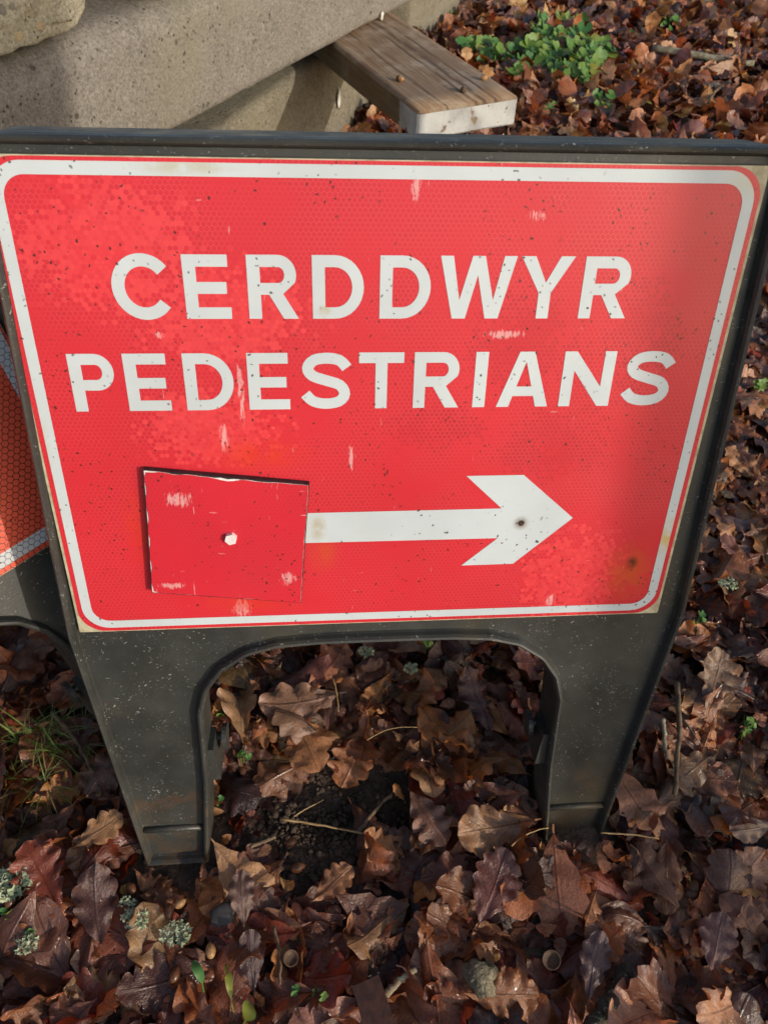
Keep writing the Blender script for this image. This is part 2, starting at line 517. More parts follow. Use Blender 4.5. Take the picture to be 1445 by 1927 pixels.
M['white'] = mat_sheet('white_retroreflective_sheet', WHITE, (0.50, 0.52, 0.52), 0.35, WHITE, (0.54, 0.57, 0.58), [], B_D,
                       stains=[(0.292, Z(-0.095), 0.02, 0.03, (0.55, 0.36, 0.07), 0.8), (0.138, Z(-0.117), 0.010, 0.010, (0.16, 0.10, 0.05), 0.8),
                               (-0.06, Z(-0.117), 0.012, 0.02, (0.35, 0.26, 0.12), 0.6), (0.29, Z(-0.43), 0.03, 0.02, (0.50, 0.47, 0.30), 0.6),
                               (-0.15, Z(-0.432), 0.05, 0.008, (0.40, 0.36, 0.22), 0.6), (-0.298, Z(-0.22), 0.012, 0.06, (0.45, 0.44, 0.33), 0.6),
                               (-0.05, Z(-0.325), 0.008, 0.006, (0.40, 0.33, 0.18), 0.8)])
M['aged'] = mat_simple('yellowed_plate_edge', (0.50, 0.46, 0.32), (0.30, 0.26, 0.16), 60, 0.6)
M['red_patch'] = mat_sheet('red_patch_sheet', (0.57, 0.020, 0.036), (0.66, 0.09, 0.10), 0.25, RED, RED, [], [],
                           scuffs=[(-0.185, Z(-0.155), 0.02, 0.012), (-0.20, Z(-0.06), 0.02, 0.006), (-0.09, Z(-0.065), 0.012, 0.012)])
M['orange'] = mat_sheet('orange_red_honeycomb_sheet', (0.70, 0.095, 0.048), (0.07, 0.012, 0.010), 1.0, RED, RED, [], [], size=0.0066, edge_lo=0.40, full=True)
M['grey_hex'] = mat_sheet('grey_honeycomb_border', (0.52, 0.54, 0.56), (0.12, 0.12, 0.13), 1.0, WHITE, WHITE, [], [], size=0.0066, edge_lo=0.40, full=True)
M['dark'] = mat_simple('dark_board_edge', (0.012, 0.010, 0.012), (0.03, 0.022, 0.024), 90, 0.6)
M['bolt'] = mat_simple('white_coated_bolt', (0.74, 0.68, 0.67), (0.62, 0.54, 0.52), 60, 0.4, 0.05)
M['hole'] = mat_simple('rusty_hole', (0.015, 0.010, 0.006), (0.05, 0.03, 0.015), 300, 0.7)
M['torn'] = mat_simple('torn_white_film', (0.78, 0.74, 0.72), (0.55, 0.48, 0.45), 200, 0.6)
M['conc'] = mat_concrete('old_concrete', (0.165, 0.146, 0.122), (0.220, 0.197, 0.168),
                         stains=[(0.0, 0, 0, 0.0001, (0, 0, 0), 0.0)])
M['conc_low'] = mat_concrete('damp_old_concrete', (0.15, 0.13, 0.092), (0.215, 0.19, 0.145))
M['conc_rough'] = mat_concrete('broken_concrete', (0.27, 0.24, 0.17), (0.36, 0.325, 0.24), aggregate=True)
M['wood'] = mat_wood()
M['leaf'] = mat_leaf()
M['soil'] = mat_soil()
M['bark'] = mat_simple('twig_bark', (0.17, 0.11, 0.06), (0.060, 0.036, 0.020), 70, 0.75, 0.8, 0.002)
M['lichen_bark'] = mat_simple('lichen_covered_bark', (0.20, 0.145, 0.085), (0.32, 0.28, 0.19), 45, 0.85, 0.8, 0.003, speck=(0.33, 0.40, 0.26))
M['mossy'] = mat_simple('dark_mossy_bark', (0.050, 0.040, 0.026), (0.028, 0.020, 0.014), 60, 0.85, 1.0, 0.004, speck=(0.15, 0.17, 0.10))
M['lichen'] = mat_simple('pale_lichen', (0.44, 0.47, 0.30), (0.27, 0.32, 0.18), 90, 0.9, 0.8, 0.002)
M['straw'] = mat_simple('dry_straw', (0.42, 0.28, 0.12), (0.28, 0.16, 0.06), 60, 0.6)
M['acorn'] = mat_simple('wet_acorn_shell', (0.12, 0.045, 0.018), (0.055, 0.020, 0.010), 45, 0.25)
M['acorn_tan'] = mat_simple('tan_acorn_shell', (0.36, 0.20, 0.08), (0.20, 0.095, 0.035), 60, 0.4)
M['cup'] = mat_simple('acorn_cup', (0.095, 0.052, 0.026), (0.045, 0.024, 0.013), 160, 0.7, 0.8)
M['stone'] = mat_simple('grey_stone', (0.20, 0.165, 0.10), (0.075, 0.062, 0.035), 75, 0.65, 1.0, 0.006, speck=(0.28, 0.25, 0.17))
M['slate'] = mat_simple('wet_slate', (0.055, 0.052, 0.048), (0.034, 0.031, 0.028), 60, 0.7)
M['rusty'] = mat_simple('rusty_steel', (0.070, 0.026, 0.014), (0.030, 0.013, 0.008), 90, 0.6, 0.6)
M['green'] = mat_green('fresh_green_leaf', (0.090, 0.210, 0.048), (0.200, 0.300, 0.055))
M['green_dark'] = mat_green('deep_green_leaf', (0.060, 0.170, 0.045), (0.11, 0.25, 0.05))
M['yellow_green'] = mat_green('yellow_green_leaf', (0.19, 0.23, 0.035), (0.28, 0.28, 0.045))
M['grass'] = mat_green('grass_blade', (0.13, 0.26, 0.045), (0.23, 0.29, 0.06))
M['straw_grass'] = mat_green('faded_grass_blade', (0.20, 0.17, 0.06), (0.26, 0.2, 0.08))
M['splash'] = mat_simple('white_splash', (0.62, 0.60, 0.54), (0.48, 0.46, 0.40), 90, 0.7)
M['tree_bark'] = mat_simple('oak_trunk_bark', (0.12, 0.095, 0.07), (0.045, 0.035, 0.026), 25, 0.9, 1.0, 0.02)


# ------------------------------------------------------------------ ground
def gz(x, y):
    """height of the soil"""
    h = 0.006 * np.sin(3.1 * x + 1.3) * np.sin(2.7 * y + 0.4) + 0.004 * np.sin(9.3 * x + 2.0 * y) + 0.003 * np.sin(11.7 * y - 4 * x + 1)
    h = h - 0.014
    h = h + 0.022 * np.exp(-(((x - 0.27) / 0.10) ** 2 + ((y + 0.01) / 0.06) ** 2))
    h = h - 0.010 * np.exp(-(((x + 0.05) / 0.12) ** 2 + ((y - 0.04) / 0.08) ** 2))
    return h


def axis(lo, hi, step, far):
    mid = np.arange(lo, hi + 1e-6, step)
    out = [step * 1.35 ** k for k in range(1, 40)]
    cum = np.cumsum(out); cum = cum[cum < far]
    return np.concatenate([lo - cum[::-1], mid, hi + cum])


ax = axis(-1.6, 2.8, 0.035, 60); ay = axis(-0.8, 4.4, 0.035, 60)
gx, gy = np.meshgrid(ax, ay)
gv = np.stack([gx, gy, gz(gx, gy) + 0.004 * RNG.standard_normal(gx.shape) * (np.abs(gx) < 3)], -1).reshape(-1, 3)
nx, ny = len(ax), len(ay)
ii, jj = np.meshgrid(np.arange(nx - 1), np.arange(ny - 1))
q0 = (jj * nx + ii).ravel()
ground = obj_np('ground', gv, np.stack([q0, q0 + 1, q0 + nx + 1, q0 + nx], -1), M['soil'])
tag(ground, 'dark damp woodland floor covered in fallen brown oak leaves', kind='structure')


# ------------------------------------------------------------------ shapes
def sweep(bm, path, prof, closed, inward):
    """sweep a closed profile (a = distance inward from the path, y = depth) along a 2D path (x,z) with mitred corners"""
    n = len(path)
    rings = []
    for i in range(n):
        p = Vector(path[i])
        a = Vector(path[(i - 1) % n]) if (closed or i > 0) else None
        b = Vector(path[(i + 1) % n]) if (closed or i < n - 1) else None
        d1 = (p - a).normalized() if a is not None else (b - p).normalized()
        d2 = (b - p).normalized() if b is not None else d1
        n1 = Vector((-d1.y, d1.x)) * inward; n2 = Vector((-d2.y, d2.x)) * inward
        mm = (n1 + n2).normalized()
        k = 1.0 / max(0.35, mm.dot(n1))
        rings.append([bm.verts.new((p.x + mm.x * k * c[0], c[1], p.y + mm.y * k * c[0])) for c in prof])
    m = len(prof)
    for i in range(n if closed else n - 1):
        r0, r1 = rings[i], rings[(i + 1) % n]
        for j in range(m):
            bm.faces.new((r0[j], r0[(j + 1) % m], r1[(j + 1) % m], r1[j]))
    if not closed:
        bm.faces.new(rings[0]); bm.faces.new(rings[-1])
    return rings


def fillet(pts, rad, seg=5):
    out = []
    n = len(pts)
    for i in range(n):
        p, a, b = Vector(pts[i]), Vector(pts[i - 1]), Vector(pts[(i + 1) % n])
        r = rad[i] if isinstance(rad, (list, tuple)) else rad
        if r <= 0:
            out.append(tuple(p)); continue
        d1, d2 = (a - p).normalized(), (b - p).normalized()
        ang = d1.angle(d2)
        t = min(r / math.tan(ang / 2), 0.45 * (a - p).length, 0.45 * (b - p).length)
        r = t * math.tan(ang / 2)
        c = p + (d1 + d2).normalized() * (r / math.sin(ang / 2))
        s, e = p + d1 * t - c, p + d2 * t - c
        for k in range(seg + 1):
            f = k / seg
            v = (s.normalized().slerp(e.normalized(), f) * s.length) if s.angle(e) > 1e-4 else s
            out.append(tuple(c + v))
    return out


def fill2d(bm, loops, y, back=None):
    """fill a 2D polygon with holes at depth y"""
    vs = [[Vector((p[0], p[1], 0)) for p in l] for l in loops]
    tris = tessellate_polygon(vs)
    flat = [v for l in vs for v in l]
    bv = [bm.verts.new((v.x, y, v.y)) for v in flat]
    for t in tris:
        try: bm.faces.new([bv[i] for i in t])
        except ValueError: pass
    if back is not None:
        k = 0
        bb = [bm.verts.new((v.x, back, v.y)) for v in flat]
        for t in tris:
            try: bm.faces.new([bb[i] for i in t])
            except ValueError: pass
        for l in loops:
            n = len(l)
            for i in range(n):
                a, b = k + i, k + (i + 1) % n
                bm.faces.new((bv[a], bv[b], bb[b], bb[a]))
            k += n


def rrect(x0, x1, z0, z1, r, seg=8):
    return fillet([(x0, z0), (x1, z0), (x1, z1), (x0, z1)], r, seg)


def box(bm, lo, hi):
    r = bmesh.ops.create_cube(bm, size=1.0)
    for v in r['verts']:
        v.co = Vector([lo[i] + (v.co[i] + 0.5) * (hi[i] - lo[i]) for i in range(3)])
    return r['verts']


def tube(bm, pts, rads, seg=7):
    rings = []
    for i, p in enumerate(pts):
        p = Vector(p)
        a = Vector(pts[max(0, i - 1)]); b = Vector(pts[min(len(pts) - 1, i + 1)])
        d = (b - a).normalized()
        u = d.cross(Vector((0.13, 0.31, 0.94))).normalized(); w = d.cross(u)
        rings.append([bm.verts.new(p + (u * math.cos(2 * math.pi * k / seg) + w * math.sin(2 * math.pi * k / seg)) * rads[i]) for k in range(seg)])
    for i in range(len(pts) - 1):
        for k in range(seg):
            bm.faces.new((rings[i][k], rings[i][(k + 1) % seg], rings[i + 1][(k + 1) % seg], rings[i + 1][k]))
    bm.faces.new(rings[0]); bm.faces.new(rings[-1])


# ------------------------------------------------------------------ the road signs
XC = 0.008
ARCH = [(0.205, 0.0), (0.2005, 0.14), (0.197, FH - 0.115), (0.188, FH - 0.083), (0.170, FH - 0.056), (0.143, FH - 0.036),
        (0.112, FH - 0.027), (0.072, FH - 0.024), (0.03, FH - 0.0235)]


def frame_outline():
    right = [(0.290, 0.0), (0.3205, FH), (0.307, FH + 0.4535)]
    pts = [(XC + x, z) for x, z in right]
    rad = [0.004, 0.06, 0.018]
    pts += [(XC - x, z) for x, z in reversed(right)]; rad += [0.018, 0.06, 0.004]
    # round the arch: left leg up, over, right leg down
    inner = [(XC - (x + 0.008 if i == 0 else x), z) for i, (x, z) in enumerate(ARCH)] + [(XC + (x + 0.008 if i == 0 else x), z) for i, (x, z) in reversed(list(enumerate(ARCH)))]
    pts += inner; rad += [0.003] + [0.02] * (len(inner) - 2) + [0.003]
    return fillet(pts, rad, 3)


def frame_mesh():
    bm = bmesh.new()
    out = frame_outline()
    prof = [(0.0, 0.050), (0.0, -0.001), (0.0014, -0.0050), (0.0040, -0.0070), (0.0068, -0.0062), (0.0088, -0.0030), (0.0098, 0.0020), (0.0110, 0.0042),
            (0.0110, 0.0070), (0.0040, 0.0080), (0.0040, 0.050)]
    prof = [(a_ * 0.78 if y_ < 0.0075 else a_, y_) for a_, y_ in prof]
    sweep(bm, out, prof, True, 1.0)
    ins = [(0.0104, None)]
    n = len(out)
    loop = []
    for i in range(n):
        p, a, b = Vector(out[i]), Vector(out[i - 1]), Vector(out[(i + 1) % n])
        d1, d2 = (p - a).normalized(), (b - p).normalized()
        n1, n2 = Vector((-d1.y, d1.x)), Vector((-d2.y, d2.x))
        mm = (n1 + n2).normalized()
        loop.append(tuple(p + mm * (0.0081 / max(0.35, mm.dot(n1)))))
    fill2d(bm, [loop], 0.0047, 0.0065)
    bmesh.ops.recalc_face_normals(bm, faces=bm.faces)
    me = bpy.data.meshes.new('front_frame')
    bm.to_mesh(me); bm.free()
    me.materials.append(M['plastic'])
    return me


FRAME_ME = frame_mesh()


def frame_children(fr):
    for s in (-1, 1):
        # ridge across each foot
        bm = bmesh.new()
        z = 0.058
        x0, x1 = XC + s * 0.213, XC + s * 0.2855
        tube(bm, [(x0, 0.0030, z), ((x0 + x1) / 2, 0.0030, z + 0.0005), (x1, 0.0030, z)], [0.0042, 0.0042, 0.0042], 10)
        obj_bm('foot_ridge', bm, M['plastic'], fr, True)
        # catch on the inside of each leg
        bm = bmesh.new()
        x = XC + s * 0.1985
        fill2d(bm, [[(x + s * 0.006, 0.188), (x - s * 0.006, 0.188), (x - s * 0.011, 0.139), (x + s * 0.006, 0.139)]], 0.004, 0.040)
        obj_bm('leg_catch', bm, M['plastic'], fr)
        # round hinge pin standing off the inner wall
        bm = bmesh.new()
        zc, yc = 0.176, 0.036
        for r_, a, b in ((0.0055, 0.002, 0.014), (0.0155, 0.013, 0.0185)):
            r = bmesh.ops.create_cone(bm, cap_ends=True, segments=20, radius1=r_, radius2=r_, depth=(b - a))
            bmesh.ops.rotate(bm, verts=r['verts'], matrix=Matrix.Rotation(math.pi / 2, 3, 'Y'))
            bmesh.ops.translate(bm, verts=r['verts'], vec=(x - s * (a + b) / 2, yc, zc))
        obj_bm('hinge_pin', bm, M['plastic'], fr)


def flat_part(name, loops, y, back, mat, parent, rot, smooth=False):
    bm = bmesh.new()
    fill2d(bm, loops, y, back)
    o = obj_bm(name, bm, mat, parent)
    return o


def stroke_outline(pts, half, sub=5):
    P = [Vector(p) for p in pts]
    Q = []
    for i in range(len(P) - 1):
        p0, p1, p2, p3 = P[max(0, i - 1)], P[i], P[i + 1], P[min(len(P) - 1, i + 2)]
        for k in range(sub):
            t = k / sub
            Q.append(0.5 * ((2 * p1) + (p2 - p0) * t + (2 * p0 - 5 * p1 + 4 * p2 - p3) * t * t + (3 * p1 - p0 - 3 * p2 + p3) * t ** 3))
    Q.append(P[-1])
    L, R = [], []
    for i in range(len(Q)):
        d = (Q[min(len(Q) - 1, i + 1)] - Q[max(0, i - 1)]).normalized()
        nrm = Vector((-d.y, d.x)) * half
        L.append(tuple(Q[i] + nrm)); R.append(tuple(Q[i] - nrm))
    return L + R[::-1]


def bowl(x0, w, z0, z1, inset, s, k=16):
    """right-hand half-round bowl from the stem at x0; returns the outer or inner curve from bottom to top"""
    h = (z1 - z0) / 2 - inset
    r = min(h, (w - inset) * 0.9)
    cx = w - min((z1 - z0) / 2 * 0.92, w * 0.66)
    ex = w - inset - cx
    zc = (z0 + z1) / 2
    return [(x0 + cx + ex * math.sin(math.pi * i / k), zc - h * math.cos(math.pi * i / k)) for i in range(k + 1)]


def glyph(ch, w, h=0.0508, s=0.0102):
    a = s * 0.92
    if ch == 'E':
        m = h * 0.49
        return [[(0, 0), (w, 0), (w, a), (s, a), (s, m - a / 2), (w * 0.93, m - a / 2), (w * 0.93, m + a / 2), (s, m + a / 2), (s, h - a), (w * 0.98, h - a), (w * 0.98, h), (0, h)]]
    if ch == 'D':
        return [[(0, 0)] + bowl(0, w, 0, h, 0, s) + [(0, h)], [(s, a)] + bowl(0, w, 0, h, a, s) + [(s, h - a)]]
    if ch == 'P':
        z0 = h * 0.37
        return [[(0, 0), (s, 0), (s, z0)] + bowl(0, w, z0, h, 0, s) + [(0, h)], [(s, z0 + a)] + bowl(0, w, z0, h, a, s) + [(s, h - a)]]
    if ch == 'R':
        z0 = h * 0.385; bw = w * 0.97
        return [[(0, 0), (s, 0), (s, z0), (w * 0.42, z0), (w - s * 1.18, 0), (w, 0), (w * 0.70, z0 + h * 0.012)] + bowl(0, bw, z0, h, 0, s)[6:] + [(0, h)],
                [(s, z0 + a)] + bowl(0, bw, z0, h, a, s) + [(s, h - a)]]
    if ch == 'T':
        return [[(w / 2 - s / 2, 0), (w / 2 + s / 2, 0), (w / 2 + s / 2, h - a), (w, h - a), (w, h), (0, h), (0, h - a), (w / 2 - s / 2, h - a)]]
    if ch == 'I':
        return [[(0, 0), (w, 0), (w, h), (0, h)]]
    if ch == 'N':
        return [[(0, 0), (s, 0), (s, h * 0.66), (w - s * 1.05, 0), (w, 0), (w, h), (w - s, h), (w - s, h * 0.36), (s * 1.05, h), (0, h)]]
    if ch == 'A':
        b = s * 1.08; tw = s * 1.28; c = w / 2
        bz0, bz1 = h * 0.20, h * 0.20 + a * 0.95
        def xi(z): return b + (c - b) * (z / (h * 0.83))
        def xo(z): return (c - tw / 2) * z / h
        zt = h * 0.80
        return [[(0, 0), (b, 0), (xi(bz0), bz0), (w - xi(bz0), bz0), (w - b, 0), (w, 0), (c + tw / 2, h), (c - tw / 2, h)],
                [(xi(bz1), bz1), (w - xi(bz1), bz1), (c + 0.0002, h * 0.815), (c - 0.0002, h * 0.815)]]
    if ch == 'Y':
        b = s * 1.15; c = w / 2; j = h * 0.42
        return [[(c - s / 2, 0), (c + s / 2, 0), (c + s / 2, j), (w, h), (w - b, h), (c, h * 0.585), (b, h), (0, h), (c - s / 2, j)]]
    if ch == 'W':
        b = s * 1.02; q = w * 0.275; c = w / 2
        return [[(q - s * 0.52, 0), (q + s * 0.56, 0), (c, h * 0.70), (w - q - s * 0.56, 0), (w - q + s * 0.52, 0), (w, h), (w - b, h), (w - q, h * 0.30),
                 (c + s * 0.50, h), (c - s * 0.50, h), (q, h * 0.30), (b, h), (0, h)]]
    if ch == 'C':
        cx, rx, rz = w * 0.55, w * 0.55 - s / 2, h / 2 + 0.0006 - s * 0.48
        pts = [(cx + rx * math.cos(t), h / 2 + rz * math.sin(t)) for t in [math.radians(38 + k * (284) / 22) for k in range(23)]]
        return [stroke_outline(pts, s * 0.49, 2)]
    if ch == 'S':
        c = [(.91, .735), (.77, .865), (.53, .905), (.27, .87), (.145, .735), (.235, .60), (.50, .515), (.77, .43), (.865, .27), (.75, .135), (.48, .095), (.235, .145), (.085, .275)]
        return [stroke_outline([(x * w, z * h) for x, z in c], s * 0.47, 3)]


def make_sign(name, loc, yaw, lean, main=True):
    root = empty(name, loc, yaw)
    rot = (-lean, 0, 0)
    fr = bpy.data.objects.new('front_frame', FRAME_ME)
    fr.rotation_euler = rot
    link(fr, root)
    frame_children(fr)
    cl, sl = math.cos(lean), math.sin(lean)
    top = FH + 0.46
    RS = 0.925                                     # the rear frame is the shorter of the two
    zf = 0.715 / cl
    yc = (0.051 * cl + zf * sl + 0.051 * cl + top * RS * sl) / 2 + 0.003
    rf = bpy.data.objects.new('rear_frame', FRAME_ME)
    rf.rotation_euler = (-lean, 0, math.pi)
    rf.location = (2 * XC, 2 * yc, 0)
    rf.scale = (1, 1, RS)
    link(rf, root)
    # hinge joining the two frames along the top
    for s in (-1, 1):
        bm = bmesh.new()
        zt = -0.051 * sl + top * RS * cl
        tube(bm, [(XC + s * 0.20 - 0.03, yc, zt - 0.012), (XC + s * 0.20 + 0.03, yc, zt - 0.012)], [0.007, 0.007], 10)
        box(bm, (XC + s * 0.2 - 0.025, yc - 0.012, zt - 0.022), (XC + s * 0.2 + 0.025, yc + 0.012, zt - 0.010))
        obj_bm('hinge', bm, M['plastic'], root)
    PT = FH + 0.4388
    if main:
        bm = bmesh.new()
        fill2d(bm, [rrect(-0.3, 0.3, FH, PT, 0.0015, 2)], 0.0, 0.0030)
        plate = obj_bm('sign_plate', bm, M['aged'], root, rot=rot)
        red = flat_part('red_field', [rrect(-0.2975, 0.2975, FH + 0.001, PT - 0.0008, 0.025, 10)], -0.0003, None, M['red'], plate, rot)
        flat_part('white_border', [rrect(-0.2930, 0.2930, FH + 0.0050, PT - 0.0036, 0.025, 10), rrect(-0.2838, 0.2838, FH + 0.0138, PT - 0.0132, 0.017, 10)[::-1]], -0.0006, None, M['white'], plate, rot)
        rows = [(Z(-0.3187), [('C', -.2165, -.1715), ('E', -.1605, -.1245), ('R', -.1105, -.0705), ('D', -.0590, -.0175), ('D', -.0045, .0370), ('W', .0440, .1065), ('Y', .1100, .1545), ('R', .1635, .2045)]),
                (Z(-0.2390), [('P', -.2615, -.2255), ('E', -.2170, -.1815), ('D', -.1685, -.1275), ('E', -.1155, -.0805), ('S', -.0710, -.0275), ('T', -.0210, .0175), ('R', .0265, .0670), ('I', .0795, .0905), ('A', .1010, .1475), ('N', .1575, .2035), ('S', .2130, .2585)])]
        for z0, row in rows:
            for ch, x0, x1 in row:
                loops = [[(x0 + x, z0 + z) for x, z in l] for l in glyph(ch, x1 - x0)]
                flat_part('letter', loops, -0.0006, None, M['white'], plate, rot)
        ar = [(-0.075, Z(-0.1335)), (-0.075, Z(-0.1002)), (0.1165, Z(-0.1002)), (0.0825, Z(-0.0688)), (0.1350, Z(-0.0692)), (0.1890, Z(-0.1215)), (0.1345, Z(-0.1700)), (0.0800, Z(-0.1700)), (0.1170, Z(-0.1340))]
        flat_part('arrow', [ar], -0.0006, None, M['white'], plate, rot)
        # bolt hole through the arrow head
        bm = bmesh.new()
        fill2d(bm, [[(0.138 + (0.0032 + 0.0003 * math.sin(3 * a)) * math.cos(a), Z(-0.117) + 0.0032 * math.sin(a)) for a in [2 * math.pi * k / 14 for k in range(14)]]], -0.0009, None)
        obj_bm('bolt_hole', bm, M['hole'], plate)
        # square cover bolted over the tail of the arrow
        pc = [(-0.2215, Z(-0.0520)), (-0.0775, Z(-0.0335)), (-0.0660, Z(-0.1680)), (-0.2120, Z(-0.1860))]
        bm = bmesh.new()
        fill2d(bm, [pc], -0.0075, -0.0012)
        cover = obj_bm('cover_plate', bm, M['dark'], root, rot=rot)
        rnd = random.Random(5)
        edge = []
        c0 = Vector((sum(p[0] for p in pc) / 4, sum(p[1] for p in pc) / 4))
        for i in range(4):
            a, b = Vector(pc[i]), Vector(pc[(i + 1) % 4])
            nn = 24
            for k in range(nn):
                p = a.lerp(b, k / nn)
                inn = 0.0008 + 0.0003 * rnd.random() + (0.0016 * abs(math.sin(k * 0.5 + 1)) * (rnd.random() ** 2) if i == 2 else 0)
                d = (c0 - p).normalized()
                edge.append(tuple(p + d * inn))
        edge2 = [tuple(Vector(p) + (c0 - Vector(p)).normalized() * (0.0004 * rnd.random() ** 2 + (0.0020 if (k in (0, 71, 72) or 58 < k < 62) else (0.0009 if (k > 74 and k % 5 < 2) else 0.0)))) for k, p in enumerate(edge)]
        flat_part('torn_edge', [edge], -0.0078, None, M['torn'], cover, rot)
        flat_part('red_face', [edge2], -0.0081, None, M['red_patch'], cover, rot)
        bm = bmesh.new()
        hx = [(-0.1405 + 0.0058 * math.cos(math.pi / 3 * k + 0.25), Z(-0.1135) + 0.0058 * math.sin(math.pi / 3 * k + 0.25)) for k in range(6)]
        fill2d(bm, [hx], -0.0130, -0.0078)
        obj_bm('bolt', bm, M['bolt'], cover)
    else:
        bm = bmesh.new()
        fill2d(bm, [rrect(-0.304, 0.312, FH, PT, 0.0015, 2)], 0.0, 0.0030)
        plate = obj_bm('sign_plate', bm, M['aged'], root, rot=rot)
        flat_part('red_field', [rrect(-0.3035, 0.3115, FH + 0.0005, PT - 0.0005, 0.01, 6)], -0.0003, None, M['orange'], plate, rot)
        flat_part('grey_border', [rrect(-0.300, 0.309, FH + 0.0065, PT - 0.005, 0.02, 10), rrect(-0.285, 0.294, FH + 0.021, PT - 0.020, 0.012, 10)[::-1]], -0.0006, None, M['grey_hex'], plate, rot)
    return root


LEAN = math.radians(18)
sign = make_sign('pedestrian_sign', (0, 0, 0), 0.0, LEAN, True)
tag(sign, 'red CERDDWYR PEDESTRIANS arrow sign in a black plastic folding frame', 'road sign', 'folding road signs')
sign2 = make_sign('road_sign', (-0.4225, -0.0650, 0.034), 0.7716, math.radians(22.4), False)
tag(sign2, 'orange red honeycomb sign in black frame half hidden behind the pedestrian sign', 'road sign', 'folding road signs')


# ------------------------------------------------------------------ concrete blocks, plank
def disp(bm, amp, freq, seed, fine=0.0):
    off = Vector((seed * 3.1, seed * 1.7, seed * 5.3))
    for v in bm.verts:
        nz = mnoise.noise_vector(v.co * freq + off) * amp
        if fine: nz += mnoise.noise_vector(v.co * freq * 4.3 + off) * fine
        v.co += nz


def kerb(name, p0, d, length, prof, mat, amp=0.0015, freq=6, seed=1, fine=0.0005, nseg=60, ends=0.006):
    """a long block: profile (a across, z up) swept along the horizontal direction d from p0; a = 0 is the face towards the camera"""
    ang = math.atan2(d[1], d[0])
    bm = bmesh.new()
    rings = []
    P = fillet([p[:2] for p in prof], [p[2] for p in prof], 5)
    # finer profile
    Q = []
    for i in range(len(P)):
        a, b = Vector(P[i]), Vector(P[(i + 1) % len(P)])
        k = max(1, int((b - a).length / 0.02))
        Q += [tuple(a.lerp(b, t / k)) for t in range(k)]
    for i in range(nseg + 1):
        x = length * i / nseg
        rings.append([bm.verts.new((x, c[0], c[1])) for c in Q])
    m = len(Q)
    for i in range(nseg):
        for j in range(m):
            bm.faces.new((rings[i][j], rings[i][(j + 1) % m], rings[i + 1][(j + 1) % m], rings[i + 1][j]))
    bm.faces.new(rings[0]); bm.faces.new(rings[-1])
    disp(bm, amp, freq, seed, fine)
    o = obj_bm(name, bm, mat, None, True, loc=p0, rot=(0, 0, ang))
    return o


KD = (0.53244, 0.84647)
# big kerb: bottom edge of its face runs from (-0.32,1.38) to (0.24,2.27) at 0.33 m
kb0 = (-0.3216 - KD[0] * 0.62, 1.3817 - KD[1] * 0.62, 0.331)
big = kerb('concrete_kerb', kb0, KD, 2.05, [(0.0, 0.0, 0.022), (0.0, 0.222, 0.05), (0.34, 0.245, 0.03), (0.34, 0.0, 0.02)], M['conc'], 0.003, 5, 2, 0.0012, 110)
tag(big, 'long smooth grey concrete block with rounded edges resting on the plank', 'concrete block', 'stacked concrete blocks')
LD = (math.sin(math.radians(26)), math.cos(math.radians(26)))
lb0 = (0.063 - LD[0] * 1.25, 2.209 - LD[1] * 1.25, -0.015)
low = kerb('concrete_kerb', lb0, LD, 1.25 + 0.27, [(0.0, 0.0, 0.012), (0.012, 0.272, 0.025), (0.36, 0.272, 0.02), (0.36, 0.0, 0.01)], M['conc_low'], 0.004, 6, 4, 0.002, 90)
tag(low, 'damp stained lowest concrete block on the leaves under the plank', 'concrete block', 'stacked concrete blocks')
fb = kerb('concrete_kerb', (0.31, 2.92, -0.015), (0.47, 0.88), 0.575, [(0.0, 0.0, 0.01), (0.0, 0.343, 0.02), (0.34, 0.343, 0.02), (0.34, 0.0, 0.01)], M['conc_low'], 0.003, 6, 6, 0.001, 30)
tag(fb, 'upright end of a pale concrete block behind the plank by the leaves', 'concrete block', 'stacked concrete blocks')

# rough broken lump on top of the big kerb, built in the kerb's own directions (x along, y inwards)
bm = bmesh.new()
bmesh.ops.create_cube(bm, size=1.0)
bmesh.ops.subdivide_edges(bm, edges=bm.edges, cuts=70, use_grid_fill=True)
for v in bm.verts:
    v.co = Vector((-0.25 + v.co.x * 1.30, 0.17 + v.co.y * 0.35, 0.14 + v.co.z * 0.28))
for v in bm.verts:
    c = v.co.copy()
    nz = mnoise.noise(c * 5 + Vector((3, 1, 2))) * 0.022 + mnoise.noise(c * 14 + Vector((1, 7, 2))) * 0.012 + mnoise.noise(c * 34) * 0.013 + mnoise.noise(c * 80) * 0.006
    v.co += (c - Vector((-0.25, 0.17, 0.14))).normalized() * nz * (0.4 if c.z < 0.02 else 1.0)
    # the underside is broken away towards the far end
    cav = math.exp(-((c.x + 0.125) / 0.075) ** 2)
    low_f = max(0.0, 1 - c.z / 0.14)
    v.co.z += cav * low_f * (0.055 + 0.012 * mnoise.noise(c * 23))
    if c.y < 0.12:
        v.co.y += cav * low_f * 0.045
        v.co.y += 0.012 * mnoise.noise(Vector((c.x * 11, 2.0, c.z * 12)))
rough = obj_bm('concrete_rubble', bm, M['conc_rough'], None, True, loc=(-0.3216, 1.3817, 0.574), rot=(0, 0, math.atan2(KD[1], KD[0])))
tag(rough, 'rough broken lump of pale concrete on top of the long grey block', 'concrete block', 'stacked concrete blocks')

